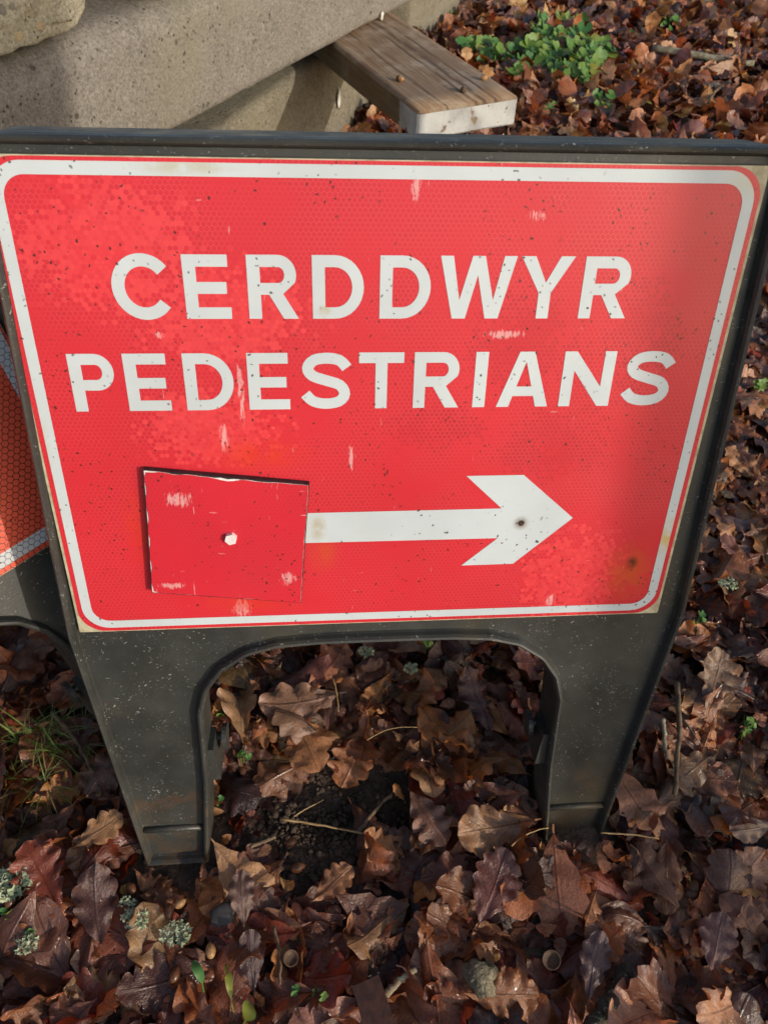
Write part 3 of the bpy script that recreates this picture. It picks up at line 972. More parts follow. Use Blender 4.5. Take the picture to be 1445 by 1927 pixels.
# plank: top face corners near-left (0.186,1.477) near-right (0.433,1.605)
pn = Vector((0.3095, 1.541, 0.3305)); pa = math.atan2(-0.92, 0.39)
bm = bmesh.new()
Lp, Wp, Tp = 0.98, 0.272, 0.066
box(bm, (-Lp, -Wp / 2, -Tp), (0, Wp / 2, 0))
bmesh.ops.subdivide_edges(bm, edges=bm.edges, cuts=11, use_grid_fill=True)
bmesh.ops.bevel(bm, geom=[e for e in bm.edges if e.is_manifold and e.calc_face_angle(0) > 1.0], offset=0.004, segments=2, affect='EDGES')
disp(bm, 0.0016, 7, 9, 0.0006)
plank = obj_bm('timber_plank', bm, M['wood'], None, True, loc=pn, rot=(0, 0, pa))
tag(plank, 'weathered brown timber plank with a pale painted end jutting from under the concrete', 'plank')


# white bird splashes on the concrete
def splash(P, n, up, w, h, label, seed):
    rnd = random.Random(seed)
    n = Vector(n).normalized(); up = Vector(up).normalized(); r = n.cross(up)
    bm = bmesh.new()
    pts = []
    for k in range(16):
        a = 2 * math.pi * k / 16
        q = 1 + 0.25 * rnd.uniform(-1, 1)
        pts.append(Vector(P) + r * (w * q * math.cos(a)) + up * (h * q * math.sin(a)))
    bot = [bm.verts.new(p) for p in pts]
    top_ = [bm.verts.new(Vector(P) + (p - Vector(P)) * 0.8 + n * 0.003) for p in pts]
    for k in range(16):
        bm.faces.new((bot[k], bot[(k + 1) % 16], top_[(k + 1) % 16], top_[k]))
    bm.faces.new(top_); bm.faces.new(bot)
    bmesh.ops.translate(bm, verts=bm.verts, vec=-Vector(P))
    o = obj_bm('white_splash', bm, M['splash'], None, True, loc=P)
    tag(o, label, 'splash', 'white splashes on the concrete')


def onplane(u, v, P, n):
    d = RW @ Vector(((u - PW / 2) / FPX, (v - PH / 2) / FPX, 1.0))
    s = (Vector(P) - CAM).dot(n) / d.dot(n)
    return CAM + d * s


KN = Vector((KD[1], -KD[0], 0)); LN = Vector((LD[1], -LD[0], 0))
splash(onplane(717, 30, (-0.3216, 1.3817, 0.33), KN) + KN * 0.002, KN, (0.1, 0, 1), 0.007, 0.013, 'small white splash on the long grey block above the plank', 1)
splash(onplane(637, 186, (0.063, 2.209, 0), LN) + LN * 0.001, LN, (0, 0, 1), 0.009, 0.030, 'long white splash on the shaded lowest block beside the plank', 2)

# stone edge at the far top right
bm = bmesh.new()
bmesh.ops.create_icosphere(bm, subdivisions=4, radius=1.0)
for v in bm.verts:
    c = v.co.copy()
    v.co = Vector((c.x * 0.34, c.y * 0.16, c.z * 0.09)) + c * (0.05 * mnoise.noise(c * 2.3) + 0.012 * mnoise.noise(c * 8))
fs = obj_bm('boulder', bm, M['conc_low'], None, True, loc=(1.77, 3.80, 0.035), rot=(0, 0, 0.25))
tag(fs, 'pale flat boulder half sunk in leaves at the far right', 'stone')


# ------------------------------------------------------------------ oak leaves
PAL = [((0.150, 0.064, 0.036), 5), ((0.085, 0.037, 0.025), 4), ((0.215, 0.082, 0.034), 4), ((0.310, 0.155, 0.082), 3.2), ((0.380, 0.165, 0.055), 2.4),
       ((0.165, 0.088, 0.066), 3.5), ((0.330, 0.200, 0.125), 1.6), ((0.185, 0.045, 0.024), 2.0), ((0.110, 0.065, 0.032), 1.0), ((0.045, 0.022, 0.017), 2.0)]
PC = np.array([p[0] for p in PAL]); PWT = np.array([p[1] for p in PAL], float); PWT /= PWT.sum()


def leaf_template(rng, stations, halves, curl=1.0):
    """one lobed oak leaf of length 1 lying along x: verts, quads, uv"""
    nl = int(rng.choice([4, 5, 5, 6]))
    d = rng.uniform(0.30, 0.50)
    wmax = rng.uniform(0.26, 0.35)
    pw = rng.uniform(1.15, 1.55)
    pl, pr = rng.uniform(-0.12, 0.12), rng.uniform(-0.12, 0.12) + 0.08
    T = np.linspace(0, 1, stations)
    env = np.sin(np.pi * np.clip(T, 0.0, 1) ** pw) ** 0.68
    env = np.maximum(env, 0.035 + 0.05 * T * 0) * wmax
    V = np.concatenate([-np.linspace(1, 0, halves + 1)[:-1], np.linspace(0, 1, halves + 1)])
    verts, uv = [], []
    fold, kx, ky = rng.normal(0, 0.35) * curl, rng.normal(0, 1.1) * curl, rng.normal(0, 2.3) * curl
    tw = rng.normal(0, 0.7) * curl
    rip = rng.uniform(0.10, 0.28)
    p1, p2, p3 = rng.uniform(0, 6.3, 3)
    side = rng.normal(0, 0.12)
    for i, t in enumerate(T):
        for v in V:
            ph = pl if v < 0 else pr
            m = abs(math.sin(math.pi * (nl * (t * 0.94 + 0.03) + ph)))
            lob = 1 - d * (1 - m ** 0.5) * (0.35 + 0.65 * min(1, t * 3)) * (1 if t < 0.93 else (1 - t) / 0.07 * 0.9 + 0.1)
            w = env[i] * lob
            y = v * w
            x = (t - 0.5) + 0.09 * abs(v) * w / wmax * (1 - t * 0.7) + (0.02 * math.sin(3 * math.pi * nl * t + p1) * v * v * 0.3)
            y += side * (t - 0.5) ** 2
            z = fold * abs(y) + rip * abs(y) * math.sin(2 * math.pi * nl * t * 0.8 + (p2 if v < 0 else p3)) * abs(v) + 0.018 * math.sin(9 * t + p1) + 0.02 * math.sin(7 * y * 6 + p3 + 5 * t)
            verts.append((x, y, z)); uv.append((t, v * w / 1.0))
    A = np.array(verts)
    ax_ = A[:, 0].copy(); ay_ = A[:, 1].copy()
    if abs(ky) > 1e-3:
        A[:, 1] = np.sin(ky * ay_) / ky; A[:, 2] += (1 - np.cos(ky * ay_)) / ky
    if abs(kx) > 1e-3:
        A[:, 2] += (1 - np.cos(kx * ax_)) / kx
        A[:, 0] = np.sin(kx * ax_) / kx
    c, s = np.cos(tw * ax_), np.sin(tw * ax_)
    A[:, 1], A[:, 2] = c * A[:, 1] - s * A[:, 2], s * A[:, 1] + c * A[:, 2]
    nvv = len(V)
    q = []
    for i in range(stations - 1):
        for j in range(nvv - 1):
            a = i * nvv + j
            q.append((a, a + 1, a + nvv + 1, a + nvv))
    # stalk: a thin three-sided strip behind the base
    b = len(A)
    base = A[halves]
    st = []
    for k in range(3):
        xx = -0.045 * k
        for (yy, zz) in ((-0.008, 0.0), (0.008, 0.0)):
            st.append((base[0] + xx, base[1] + yy * (1.3 if k == 0 else 0.9), base[2] + zz - 0.02 * k * k * rng.uniform(-0.5, 1)))
            uv.append((0.0, yy))
    A = np.concatenate([A, np.array(st)])
    for k in range(2):
        q.append((b + 2 * k, b + 2 * k + 1, b + 2 * k + 3, b + 2 * k + 2))
    A[:, 2] -= A[:, 2].mean()
    return A, np.array(q), np.array(uv)


TN = [leaf_template(RNG, 31, 3, RNG.choice([0.45, 0.8, 1.2])) for _ in range(46)]
TF = [leaf_template(RNG, 14, 1, RNG.choice([0.6, 1.0, 1.4])) for _ in range(40)]


def rotm(yaw, rx, ry):
    cy, sy = math.cos(yaw), math.sin(yaw)
    Rz = np.array([[cy, -sy, 0], [sy, cy, 0], [0, 0, 1]])
    c, s = math.cos(rx), math.sin(rx); Rx = np.array([[1, 0, 0], [0, c, -s], [0, s, c]])
    c, s = math.cos(ry), math.sin(ry); Ry = np.array([[c, 0, s], [0, 1, 0], [-s, 0, c]])
    return Rz @ Ry @ Rx


def pick_col(rng, dark=0.0, warm=0.0, lift=1.0):
    w = PWT.copy()
    if dark: w[[1, 9, 0, 5]] *= 1 + dark
    if warm: w[[2, 3, 4, 6]] *= 1 + warm
    c = PC[rng.choice(len(PC), p=w / w.sum())] * np.array([1.14, 1.0, 0.84])
    return np.clip(c * rng.uniform(0.7, 1.3) * lift * (1 + rng.normal(0, 0.06, 3)), 0.006, 0.5)


FOOT = [(-0.245, 0.022), (0.262, 0.022), (-0.245, 0.60), (0.262, 0.60)]


def inside_block(x, y):
    def loc(p0, d, x, y):
        dx, dy = x - p0[0], y - p0[1]
        return dx * d[0] + dy * d[1], dx * d[1] - dy * d[0]      # along, outward (towards the camera side)
    a, o = loc(lb0, LD, x, y)
    if -0.05 < a < 1.50 and -0.36 < o < 0.02: return True
    a, o = loc((0.31, 2.92), (0.47, 0.88), x, y)
    if -0.02 < a < 0.56 and -0.34 < o < 0.01: return True
    return False


def bare(x, y):
    """how bare the soil is: 1 in the scraped hollow under the sign"""
    return math.exp(-(((x + 0.060) / 0.105) ** 2 + ((y - 0.045) / 0.062) ** 2)) + 0.30 * math.exp(-(((x + 0.13) / 0.06) ** 2 + ((y + 0.045) / 0.03) ** 2)) \
        + 0.22 * math.exp(-(((x + 0.22) / 0.10) ** 2 + ((y + 0.11) / 0.03) ** 2))


def clear_of_feet(x, y, r):
    return all(abs(x - fx) > 0.036 + r or abs(y - fy) > 0.028 + r for fx, fy in FOOT)


leaves = []   # (layer, x, y, z, yaw, rx, ry, size, template, near, colour)


def scatter(n, x0, x1, y0, y1, layer, tilt, zlo, zhi, near, rng, size=(0.075, 0.125), dark=0.0, warm=0.0):
    k = 0
    while k < n:
        k += 1
        x, y = rng.uniform(x0, x1), rng.uniform(y0, y1)
        if inside_block(x, y): continue
        b = bare(x, y)
        if rng.random() < min(0.985, b * (2.6 if layer else 1.7)): continue
        s = rng.uniform(*size)
        if not clear_of_feet(x, y, 0.30 * s): continue
        tpl = int(rng.integers(len(TN) if near else len(TF)))
        leaves.append((layer, x, y, float(gz(x, y)) + rng.uniform(zlo, zhi), rng.uniform(0, 6.2832), rng.normal(0, tilt), rng.normal(0, tilt), s, tpl, near, pick_col(rng, dark, warm, 1.0 if near else 1.25)))


scatter(2900, -0.85, 1.15, -0.45, 1.15, 0, 0.22, 0.002, 0.016, True, RNG, (0.055, 0.11), dark=0.8)
scatter(1700, -0.85, 1.15, -0.45, 1.15, 1, 0.32, 0.014, 0.034, True, RNG, (0.058, 0.118), warm=0.25)
scatter(3800, -0.75, 0.95, -0.45, 0.9, 0, 0.5, 0.004, 0.034, False, RNG, (0.012, 0.034), dark=0.5)
scatter(1000, -1.6, 2.8, -0.9, 1.2, 0, 0.3, 0.002, 0.03, False, RNG)
scatter(6200, -1.2, 2.8, 1.15, 4.3, 0, 0.40, 0.002, 0.028, False, RNG, dark=0.4)
scatter(3800, -1.2, 2.8, 1.15, 4.3, 1, 0.58, 0.02, 0.055, False, RNG, warm=1.8)

# where in the picture the big sign hides the ground
SIGNPOLY = [(-60, 235), (1480, 235), (1290, 1150), (1140, 1560), (1030, 1560), (1045, 1310), (1010, 1250), (940, 1205), (520, 1205), (390, 1270), (385, 1600), (275, 1620), (118, 1180)]


def inpoly(x, y, poly):
    c = False
    n = len(poly)
    for i in range(n):
        (x1, y1), (x2, y2) = poly[i], poly[i - 1]
        if (y1 > y) != (y2 > y) and x < (x2 - x1) * (y - y1) / (y2 - y1) + x1: c = not c
    return c


cand = []
for i, L in enumerate(leaves):
    if L[0] != 1: continue
    u, v, dpt = project(np.array([[L[1], L[2], L[3]]]))
    u, v, dpt = u[0], v[0], dpt[0]
    if not (10 < u < PW - 10 and 10 < v < PH - 10) or inpoly(u, v, SIGNPOLY): continue
    if u < 150 and v < 1180: continue
    cand.append((L[7] / dpt, i))
cand.sort(reverse=True)
single = {i for _, i in cand[:284]}


def leaf_verts(L):
    A, q, uv = (TN if L[9] else TF)[L[8]]
    Vv = (A * L[7]) @ rotm(L[4], L[5], L[6]).T
    return Vv, q, uv


AV, AQ, AC, AU = [], [], [], []
off = 0
for i, L in enumerate(leaves):
    Vv, q, uv = leaf_verts(L)
    P = np.array([L[1], L[2], L[3]])
    low_ = Vv[:, 2].min() + L[3] - float(gz(L[1], L[2]))
    if low_ < -0.006: P = P + np.array([0, 0, -0.006 - low_])
    u3 = np.concatenate([uv, np.full((len(uv), 1), (i * 0.37) % 7.0)], 1)
    if i in single:
        me = mesh_np('oak_leaf', Vv, q, np.tile(L[10], (len(Vv), 1)), u3)
        me.materials.append(M['leaf'])
        o = bpy.data.objects.new('oak_leaf', me)
        o.location = P
        link(o, ground)
    else:
        AV.append(Vv + P); AQ.append(q + off); AC.append(np.tile(L[10], (len(Vv), 1))); AU.append(u3)
        off += len(Vv)
litter = obj_np('leaf_litter', np.concatenate(AV), np.concatenate(AQ), M['leaf'], ground, np.concatenate(AC), np.concatenate(AU))
tag(litter, kind='stuff')

# leaves one can single out, where the photograph has them
HERO = [  # u, v of the base end, u, v of the tip, lift, colour, curl, label
    (640, 1322, 488, 1340, 0.030, (0.34, 0.185, 0.115), 0.25, 'large pale tan oak leaf lying flat in the opening under the sign'),
    (900, 1745, 950, 1610, 0.034, (0.185, 0.075, 0.055), 0.35, 'large reddish brown oak leaf upright in front of the right foot'),
    (1000, 1560, 850, 1585, 0.034, (0.27, 0.135, 0.06), 1.1, 'crinkled light orange oak leaf just left of the right foot'),
    (770, 1500, 835, 1600, 0.032, (0.20, 0.095, 0.060), 0.4, 'mid brown lobed oak leaf right of the straw stalk'),
    (120, 1720, 60, 1600, 0.036, (0.200, 0.045, 0.022), 0.5, 'dark red oak leaf left of the left foot near pale lichen'),
    (190, 1785, 185, 1640, 0.040, (0.105, 0.048, 0.036), 0.35, 'dark brown long oak leaf overlapping a tan one below the left foot'),
    (480, 1870, 470, 1755, 0.036, (0.095, 0.050, 0.045), 0.3, 'purplish brown oak leaf lying lengthwise at bottom centre'),
    (460, 1740, 455, 1650, 0.038, (0.220, 0.130, 0.095), 0.5, 'greyish tan oak leaf below the bare soil patch'),
    (590, 1700, 660, 1640, 0.040, (0.32, 0.135, 0.055), 0.9, 'bright orange curled oak leaf below the bare soil patch'),
    (870, 1875, 1010, 1880, 0.036, (0.290, 0.110, 0.035), 0.5, 'orange oak leaf right of the grey stone at the bottom'),
    (1100, 1885, 1120, 1760, 0.040, (0.130, 0.072, 0.062), 0.4, 'grey brown oak leaf beside the mossy stick at bottom right'),
    (1330, 1830, 1350, 1725, 0.040, (0.190, 0.090, 0.070), 0.3, 'pinkish brown veined oak leaf at the lower right edge'),
    (1445, 1560, 1365, 1575, 0.044, (0.36, 0.23, 0.15), 0.4, 'pale beige oak leaf at the right edge beyond the right foot'),
    (1330, 1345, 1350, 1240, 0.036, (0.24, 0.14, 0.08), 0.9, 'tan oak leaf between the twig and the right edge'),
    (985, 45, 960, 8, 0.05, (0.50, 0.31, 0.13), 0.5, 'pale yellow oak leaf standing up behind the green plants'),
    (150, 1600, 240, 1545, 0.040, (0.34, 0.17, 0.07), 0.5, 'glossy orange tan oak leaf beside the left foot'),
]
hr = np.random.default_rng(77)
for (u0, v0, u1, v1, lift, c, curl, lab) in HERO:
    a, b = onz(u0, v0, lift * 0.5), onz(u1, v1, lift * 0.5)
    ln = min(0.15, max(0.06, (b - a).length))
    A, q, uv = leaf_template(hr, 30, 4, curl * 0.6)
    mid = (a + b) / 2
    yaw = math.atan2(b.y - a.y, b.x - a.x)
    # tilt a little towards the viewer
    Vv = (A * ln) @ rotm(yaw, 0, 0).T @ rotm(0, hr.uniform(0.05, 0.30) + (0.5 if lift >= 0.05 else 0), hr.normal(0, 0.12)).T
    o = obj_np('oak_leaf', Vv, q, M['leaf'], None, np.tile(np.array(c), (len(Vv), 1)), np.concatenate([uv, np.full((len(uv), 1), hr.uniform(0, 7))], 1))
    o.location = (mid.x, mid.y, float(gz(mid.x, mid.y)) + lift + 0.012)
    tag(o, lab, 'leaf', 'fallen oak leaves that stand out')

# soil crumbs in the bare hollow and between the leaves
CV, CF = [], []
base_ico = bmesh.new(); bmesh.ops.create_icosphere(base_ico, subdivisions=1, radius=1.0)
icv = np.array([v.co for v in base_ico.verts]); icf = np.array([[v.index for v in f.verts] for f in base_ico.faces]); base_ico.free()
off = 0
cr = np.random.default_rng(5)
n = 0
while n < 5200:
    if n < 4200:
        x, y = cr.normal(-0.07, 0.13), cr.normal(0.02, 0.08)
        if cr.random() > 0.25 + bare(x, y): n += 0; continue
    else:
        x, y = cr.uniform(-0.5, 0.5), cr.uniform(-0.25, 0.3)
    n += 1
    s = min(0.007, 0.0011 * math.exp(cr.normal(0.35, 0.55)))
    Vv = icv * (1 + cr.normal(0, 0.22, (len(icv), 1))) * s * np.array([1, cr.uniform(0.7, 1.2), cr.uniform(0.5, 0.9)])
    Vv = Vv @ rotm(cr.uniform(0, 6.3), cr.normal(0, 0.4), cr.normal(0, 0.4)).T + np.array([x, y, float(gz(x, y)) + s * 0.3 + cr.uniform(0, 0.005)])
    CV.append(Vv); CF.append(icf + off); off += len(icv)
crumbs = obj_np('soil_crumbs', np.concatenate(CV), np.concatenate(CF), M['soil'], ground, smooth=False)
tag(crumbs, kind='stuff')


# ------------------------------------------------------------------ small things lying about
def stick(name, mat, u0, v0, u1, v1, r, lift, label, cat, bend=0.06, seed=1, side=0, seg=8, group=None, taper=0.75):
    rnd = random.Random(seed)
    a, b = onz(u0, v0, lift), onz(u1, v1, lift)
    a.z += float(gz(a.x, a.y)) * 0.5; b.z += float(gz(b.x, b.y)) * 0.5
    Ln = (b - a).length
    c = (a + b) / 2
    n_ = 14
    pts, rads = [], []
    px_ = Vector((-(b - a).y, (b - a).x, 0)).normalized()
    for k in range(n_):
        t = k / (n_ - 1)
        p = a.lerp(b, t) + px_ * (bend * Ln * math.sin(math.pi * t) + rnd.uniform(-1, 1) * r * 0.35) + Vector((0, 0, rnd.uniform(-1, 1) * r * 0.25))
        pts.append(p - c); rads.append(r * (1 - (1 - taper) * t) * rnd.uniform(0.85, 1.15))
    bm = bmesh.new()
    tube(bm, pts, rads, seg)
    for k in range(side):
        i = rnd.randrange(3, n_ - 3)
        d = (pts[i + 1] - pts[i]).normalized()
        e = (d + px_ * rnd.choice((-1, 1)) * 0.9 + Vector((0, 0, 0.15))).normalized()
        l_ = Ln * rnd.uniform(0.10, 0.22)
        tube(bm, [pts[i], pts[i] + e * l_ * 0.5, pts[i] + e * l_ + d * l_ * 0.2], [r * 0.6, r * 0.45, r * 0.25], 6)
    o = obj_bm(name, bm, mat, None, True, loc=c)
    tag(o, label, cat, group)
    return o


G = 'twigs on the leaves'
stick('twig', M['bark'], 1277, 1282, 1272, 1492, 0.0042, 0.045, 'long grey brown twig standing out right of the sign', 'twig', 0.02, 1, 1, group=G)
stick('twig', M['lichen_bark'], 1249, 1350, 1256, 1425, 0.0036, 0.042, 'short pale lichen covered twig beside the long one right of the sign', 'twig', 0.0, 2, group=G)
stick('fallen_branch', M['lichen_bark'], 1228, 84, 1418, 118, 0.014, 0.05, 'lichen covered branch on the leaves at the far right', 'branch', -0.02, 3, 2, group=G)
stick('twig', M['bark'], 1335, 185, 1375, 148, 0.006, 0.05, 'small forked twig below the lichen covered branch', 'twig', 0.05, 4, 1, group=G)
stick('twig', M['bark'], 676, 1562, 740, 1490, 0.0030, 0.020, 'thin dark twig at the edge of the bare soil', 'twig', 0.05, 5, 1, group=G)
stick('fallen_branch', M['mossy'], 1185, 1825, 1112, 1935, 0.011, 0.035, 'thick mossy stick at the bottom right edge of the ground', 'branch', 0.02, 6, 0, 10, group=G)
stick('twig', M['bark'], 1030 / 2, 1500 + 480 / 2, 1050 / 2, 1500 + 700 / 2, 0.0022, 0.042, 'thin brown twig between leaves below the bare soil', 'twig', 0.06, 7, group=G)
stick('twig', M['bark'], 470, 1590, 518, 1571, 0.0028, 0.022, 'short reddish twig right of the left foot', 'twig', 0.03, 8, group=G)
stick('twig', M['lichen_bark'], 722, 1880, 785, 1822, 0.0045, 0.030, 'pale crooked twig left of the grey stone', 'twig', 0.08, 9, group=G)
stick('twig', M['bark'], 95, 1335, 172, 1450, 0.0030, 0.034, 'dark twig in the grass behind the left leg', 'twig', 0.04, 10, group=G)
G = 'straw stalks on the ground'
stick('straw_stalk', M['straw'], 527, 1536, 710, 1571, 0.0017, 0.022, 'long pale straw stalk across the bare soil', 'straw', 0.015, 11, group=G, seg=6)
stick('straw_stalk', M['straw'], 552, 1531, 609, 1500, 0.0010, 0.020, 'short thin straw stalk above the long one', 'straw', 0.02, 12, group=G, seg=6)
stick('straw_stalk', M['straw'], 1128, 1570, 1240, 1577, 0.0012, 0.045, 'straw stalk lying right of the right foot', 'straw', 0.02, 13, group=G, seg=6)
stick('straw_stalk', M['straw'], 962, 1592, 1030, 1560, 0.0010, 0.045, 'bent straw stalk left of the right foot', 'straw', 0.08, 14, group=G, seg=6)
stick('straw_stalk', M['straw'], 627, 1274, 637, 1336, 0.0011, 0.050, 'orange stalk above the large pale tan leaf', 'straw', 0.03, 15, group=G, seg=6)
stick('straw_stalk', M['straw'], 690, 1390, 785, 1367, 0.0007, 0.045, 'fine pale stem right of the large tan leaf', 'straw', 0.10, 16, group=G, seg=6)


def acorn(u, v, r, lift, mat, label, yaw=None, cap=False, z=None):
    p = onz(u, v, z if z is not None else lift)
    root = empty('acorn', (p.x, p.y, p.z if z is not None else p.z + float(gz(p.x, p.y)) * 0.5), yaw if yaw is not None else (u * 0.7) % 6.28)
    bm = bmesh.new()
    bmesh.ops.create_uvsphere(bm, u_segments=16, v_segments=12, radius=1.0)
    for w in bm.verts:
        k = w.co.z
        f = 1 - 0.22 * max(0, k) ** 2
        w.co = Vector((k * 1.45 * r + (0.22 * r if k > 0.985 else 0), w.co.x * r * f, w.co.y * r * f))
    obj_bm('nut', bm, mat, root, True)
    if cap:
        bm = bmesh.new()
        bmesh.ops.create_uvsphere(bm, u_segments=14, v_segments=10, radius=1.0)
        bmesh.ops.delete(bm, geom=[w for w in bm.verts if w.co.z > 0.15], context='VERTS')
        for w in bm.verts:
            w.co = Vector((w.co.z * 1.2 * r - 0.45 * r, w.co.x * r * 1.15, w.co.y * r * 1.15))
        obj_bm('cup', bm, M['cup'], root, True)
    tag(root, label, 'acorn', 'acorns')


acorn(19, 1693, 0.0062, 0.036, M['acorn'], 'glossy dark acorn beside the lichen at the left edge', 1.2)
acorn(316, 1712, 0.0058, 0.030, M['acorn'], 'reddish acorn standing below the left foot', 1.5)
acorn(338, 1697, 0.0050, 0.030, M['acorn_tan'], 'tan acorn half just right of the reddish one', 0.6)
acorn(327, 1832, 0.0062, 0.026, M['acorn'], 'dark brown acorn at lower left among dark leaves', 1.3)
acorn(395, 1786, 0.0060, 0.032, M['acorn_tan'], 'split tan acorn husk right of the lichen pieces', 1.7)
acorn(560, 1628, 0.0066, 0.014, M['acorn'], 'round dark acorn at the lower edge of the bare soil', 0.2)
acorn(547, 1580, 0.0055, 0.012, M['acorn'], 'small dark acorn pressed into the bare soil', 0.5)
acorn(245, 1668, 0.0055, 0.030, M['acorn'], 'brown acorn touching the pile left of the left foot', 2.2)
TOPZ = 0.3305
for (u, v, lab, cp) in ((753, 148, 'acorn on the left side of the timber plank', True), (911, 146, 'small acorn near the right edge of the timber plank', False), (872, 168, 'acorn with broken cup near the painted end of the plank', True)):
    acorn(u, v, 0.0065, 0, M['acorn_tan'], lab, None, cp, TOPZ + 0.0065)


def acorn_cup(u, v, r, lift, label, tilt=(0.3, -0.2)):
    p = onz(u, v, lift)
    bm = bmesh.new()
    prof = [(0.12, -0.62), (0.55, -0.55), (0.88, -0.25), (1.0, 0.12), (0.94, 0.16), (0.82, 0.0), (0.62, -0.24), (0.2, -0.40)]
    seg = 22
    rings = [[bm.verts.new((a * r * math.cos(2 * math.pi * k / seg), a * r * math.sin(2 * math.pi * k / seg), z * r)) for k in range(seg)] for a, z in prof]
    for i in range(len(prof) - 1):
        for k in range(seg):
            bm.faces.new((rings[i][k], rings[i][(k + 1) % seg], rings[i + 1][(k + 1) % seg], rings[i + 1][k]))
    bm.faces.new(rings[0]); bm.faces.new(rings[-1])
    o = obj_bm('acorn_cup', bm, M['cup'], None, True, loc=(p.x, p.y, p.z), rot=(tilt[0], tilt[1], 0))
    tag(o, label, 'acorn cup', 'empty acorn cups')


acorn_cup(1037, 1806, 0.0105, 0.036, 'empty acorn cup right of the grey stone')
acorn_cup(547, 1803, 0.0088, 0.036, 'empty acorn cup at bottom centre among dark leaves', (0.2, 0.3))


def pebble(name, u, v, sx, sy, sz, lift, mat, label, seed, cat='stone'):
    p = onz(u, v, lift)
    bm = bmesh.new()
    bmesh.ops.create_icosphere(bm, subdivisions=3, radius=1.0)
    o_ = Vector((seed * 2.3, seed, seed * 0.7))
    for w in bm.verts:
        c = w.co.copy()
        k = 1 + 0.40 * mnoise.noise(c * 1.3 + o_) + 0.22 * mnoise.noise(c * 4 + o_) + 0.10 * mnoise.noise(c * 9 + o_)
        q = c * k
        q = Vector((round(q.x * 2.2) / 2.2 * 0.35 + q.x * 0.65, round(q.y * 2.2) / 2.2 * 0.35 + q.y * 0.65, round(q.z * 2.2) / 2.2 * 0.35 + q.z * 0.65))
        w.co = Vector((q.x * sx, q.y * sy, q.z * sz))
    o = obj_bm(name, bm, mat, None, True, loc=p, rot=(0.2, 0.1, seed))
    tag(o, label, cat, 'stones among the leaves')


pebble('stone', 906, 1838, 0.022, 0.018, 0.013, 0.034, M['stone'], 'angular grey stone at the bottom right of centre', 2)
pebble('stone', 418, 1722, 0.012, 0.015, 0.0025, 0.026, M['slate'], 'flat blue grey slate chip below the left foot', 5)

bm = bmesh.new()
a, b = onz(688, 1845, 0.045), onz(722, 1960, 0.045)
d = (b - a); ang = math.atan2(d.y, d.x)
box(bm, (0, -0.016, -0.002), (d.length, 0.016, 0.002))
bmesh.ops.subdivide_edges(bm, edges=bm.edges, cuts=5, use_grid_fill=True)
disp(bm, 0.0012, 30, 3)
o = obj_bm('metal_strip', bm, M['rusty'], None, False, loc=(a.x, a.y, 0.046), rot=(0.08, -0.02, ang))
tag(o, 'flat dark rusty metal strip at the bottom edge', 'metal strip')


def lichen(u, v, r, lift, label, seed, n=34):
    n = int(n * 2.2)
    rnd = random.Random(seed)
    p = onz(u, v, lift)
    bm = bmesh.new()
    for k in range(n):
        a = rnd.uniform(0, 6.28); rr = r * math.sqrt(rnd.random())
        c = Vector((rr * math.cos(a), rr * math.sin(a) * 0.8, rnd.uniform(0, 0.35) * r))
        s = r * rnd.uniform(0.09, 0.24)
        yaw = rnd.uniform(0, 6.28)
        m = Matrix.Rotation(yaw, 3, 'Z') @ Matrix.Rotation(rnd.uniform(-0.9, 0.9), 3, 'X')
        vs = []
        ph = rnd.uniform(0, 6)
        for q in range(12):
            t = 2 * math.pi * q / 12
            f = 1 + 0.55 * math.sin(t * 4 + ph) + 0.15 * rnd.uniform(-1, 1)
            vs.append(bm.verts.new(c + m @ Vector((math.cos(t) * s * f, math.sin(t) * s * f * 0.8, s * 0.45 * math.sin(2 * t + ph)))))
        ctr = bm.verts.new(c + m @ Vector((0, 0, -0.1 * s)))
        for q in range(12):
            bm.faces.new((vs[q], vs[(q + 1) % 12], ctr))
    me = bpy.data.meshes.new('lichen_tuft')
    bm.to_mesh(me); bm.free(); me.shade_smooth(); me.materials.append(M['lichen'])
    o = link(bpy.data.objects.new('lichen_tuft', me))
    o.location = p
    tag(o, label, 'lichen', 'lichen tufts')


lichen(22, 1662, 0.024, 0.036, 'large pale green lichen patch at the left edge', 1, 60)
lichen(240, 1700, 0.009, 0.034, 'narrow lichen tuft below the left foot beside the dark leaf', 2, 24)
lichen(255, 1730, 0.015, 0.034, 'yellowish lichen flake below the narrow tuft', 3, 34)
lichen(332, 1758, 0.016, 0.034, 'branching pale lichen piece right of the yellowish flake', 4, 34)
lichen(690, 1228, 0.011, 0.045, 'lichen tuft just under the top of the sign arch', 5, 26)
lichen(773, 1258, 0.011, 0.045, 'bluish grey lichen tuft right of the one under the arch', 6, 26)
lichen(1368, 1100, 0.014, 0.055, 'pale lichen tuft on the leaves right of the sign', 7, 26)
lichen(52, 1778, 0.012, 0.034, 'small dark green lichen near the bottom left edge', 8, 20)


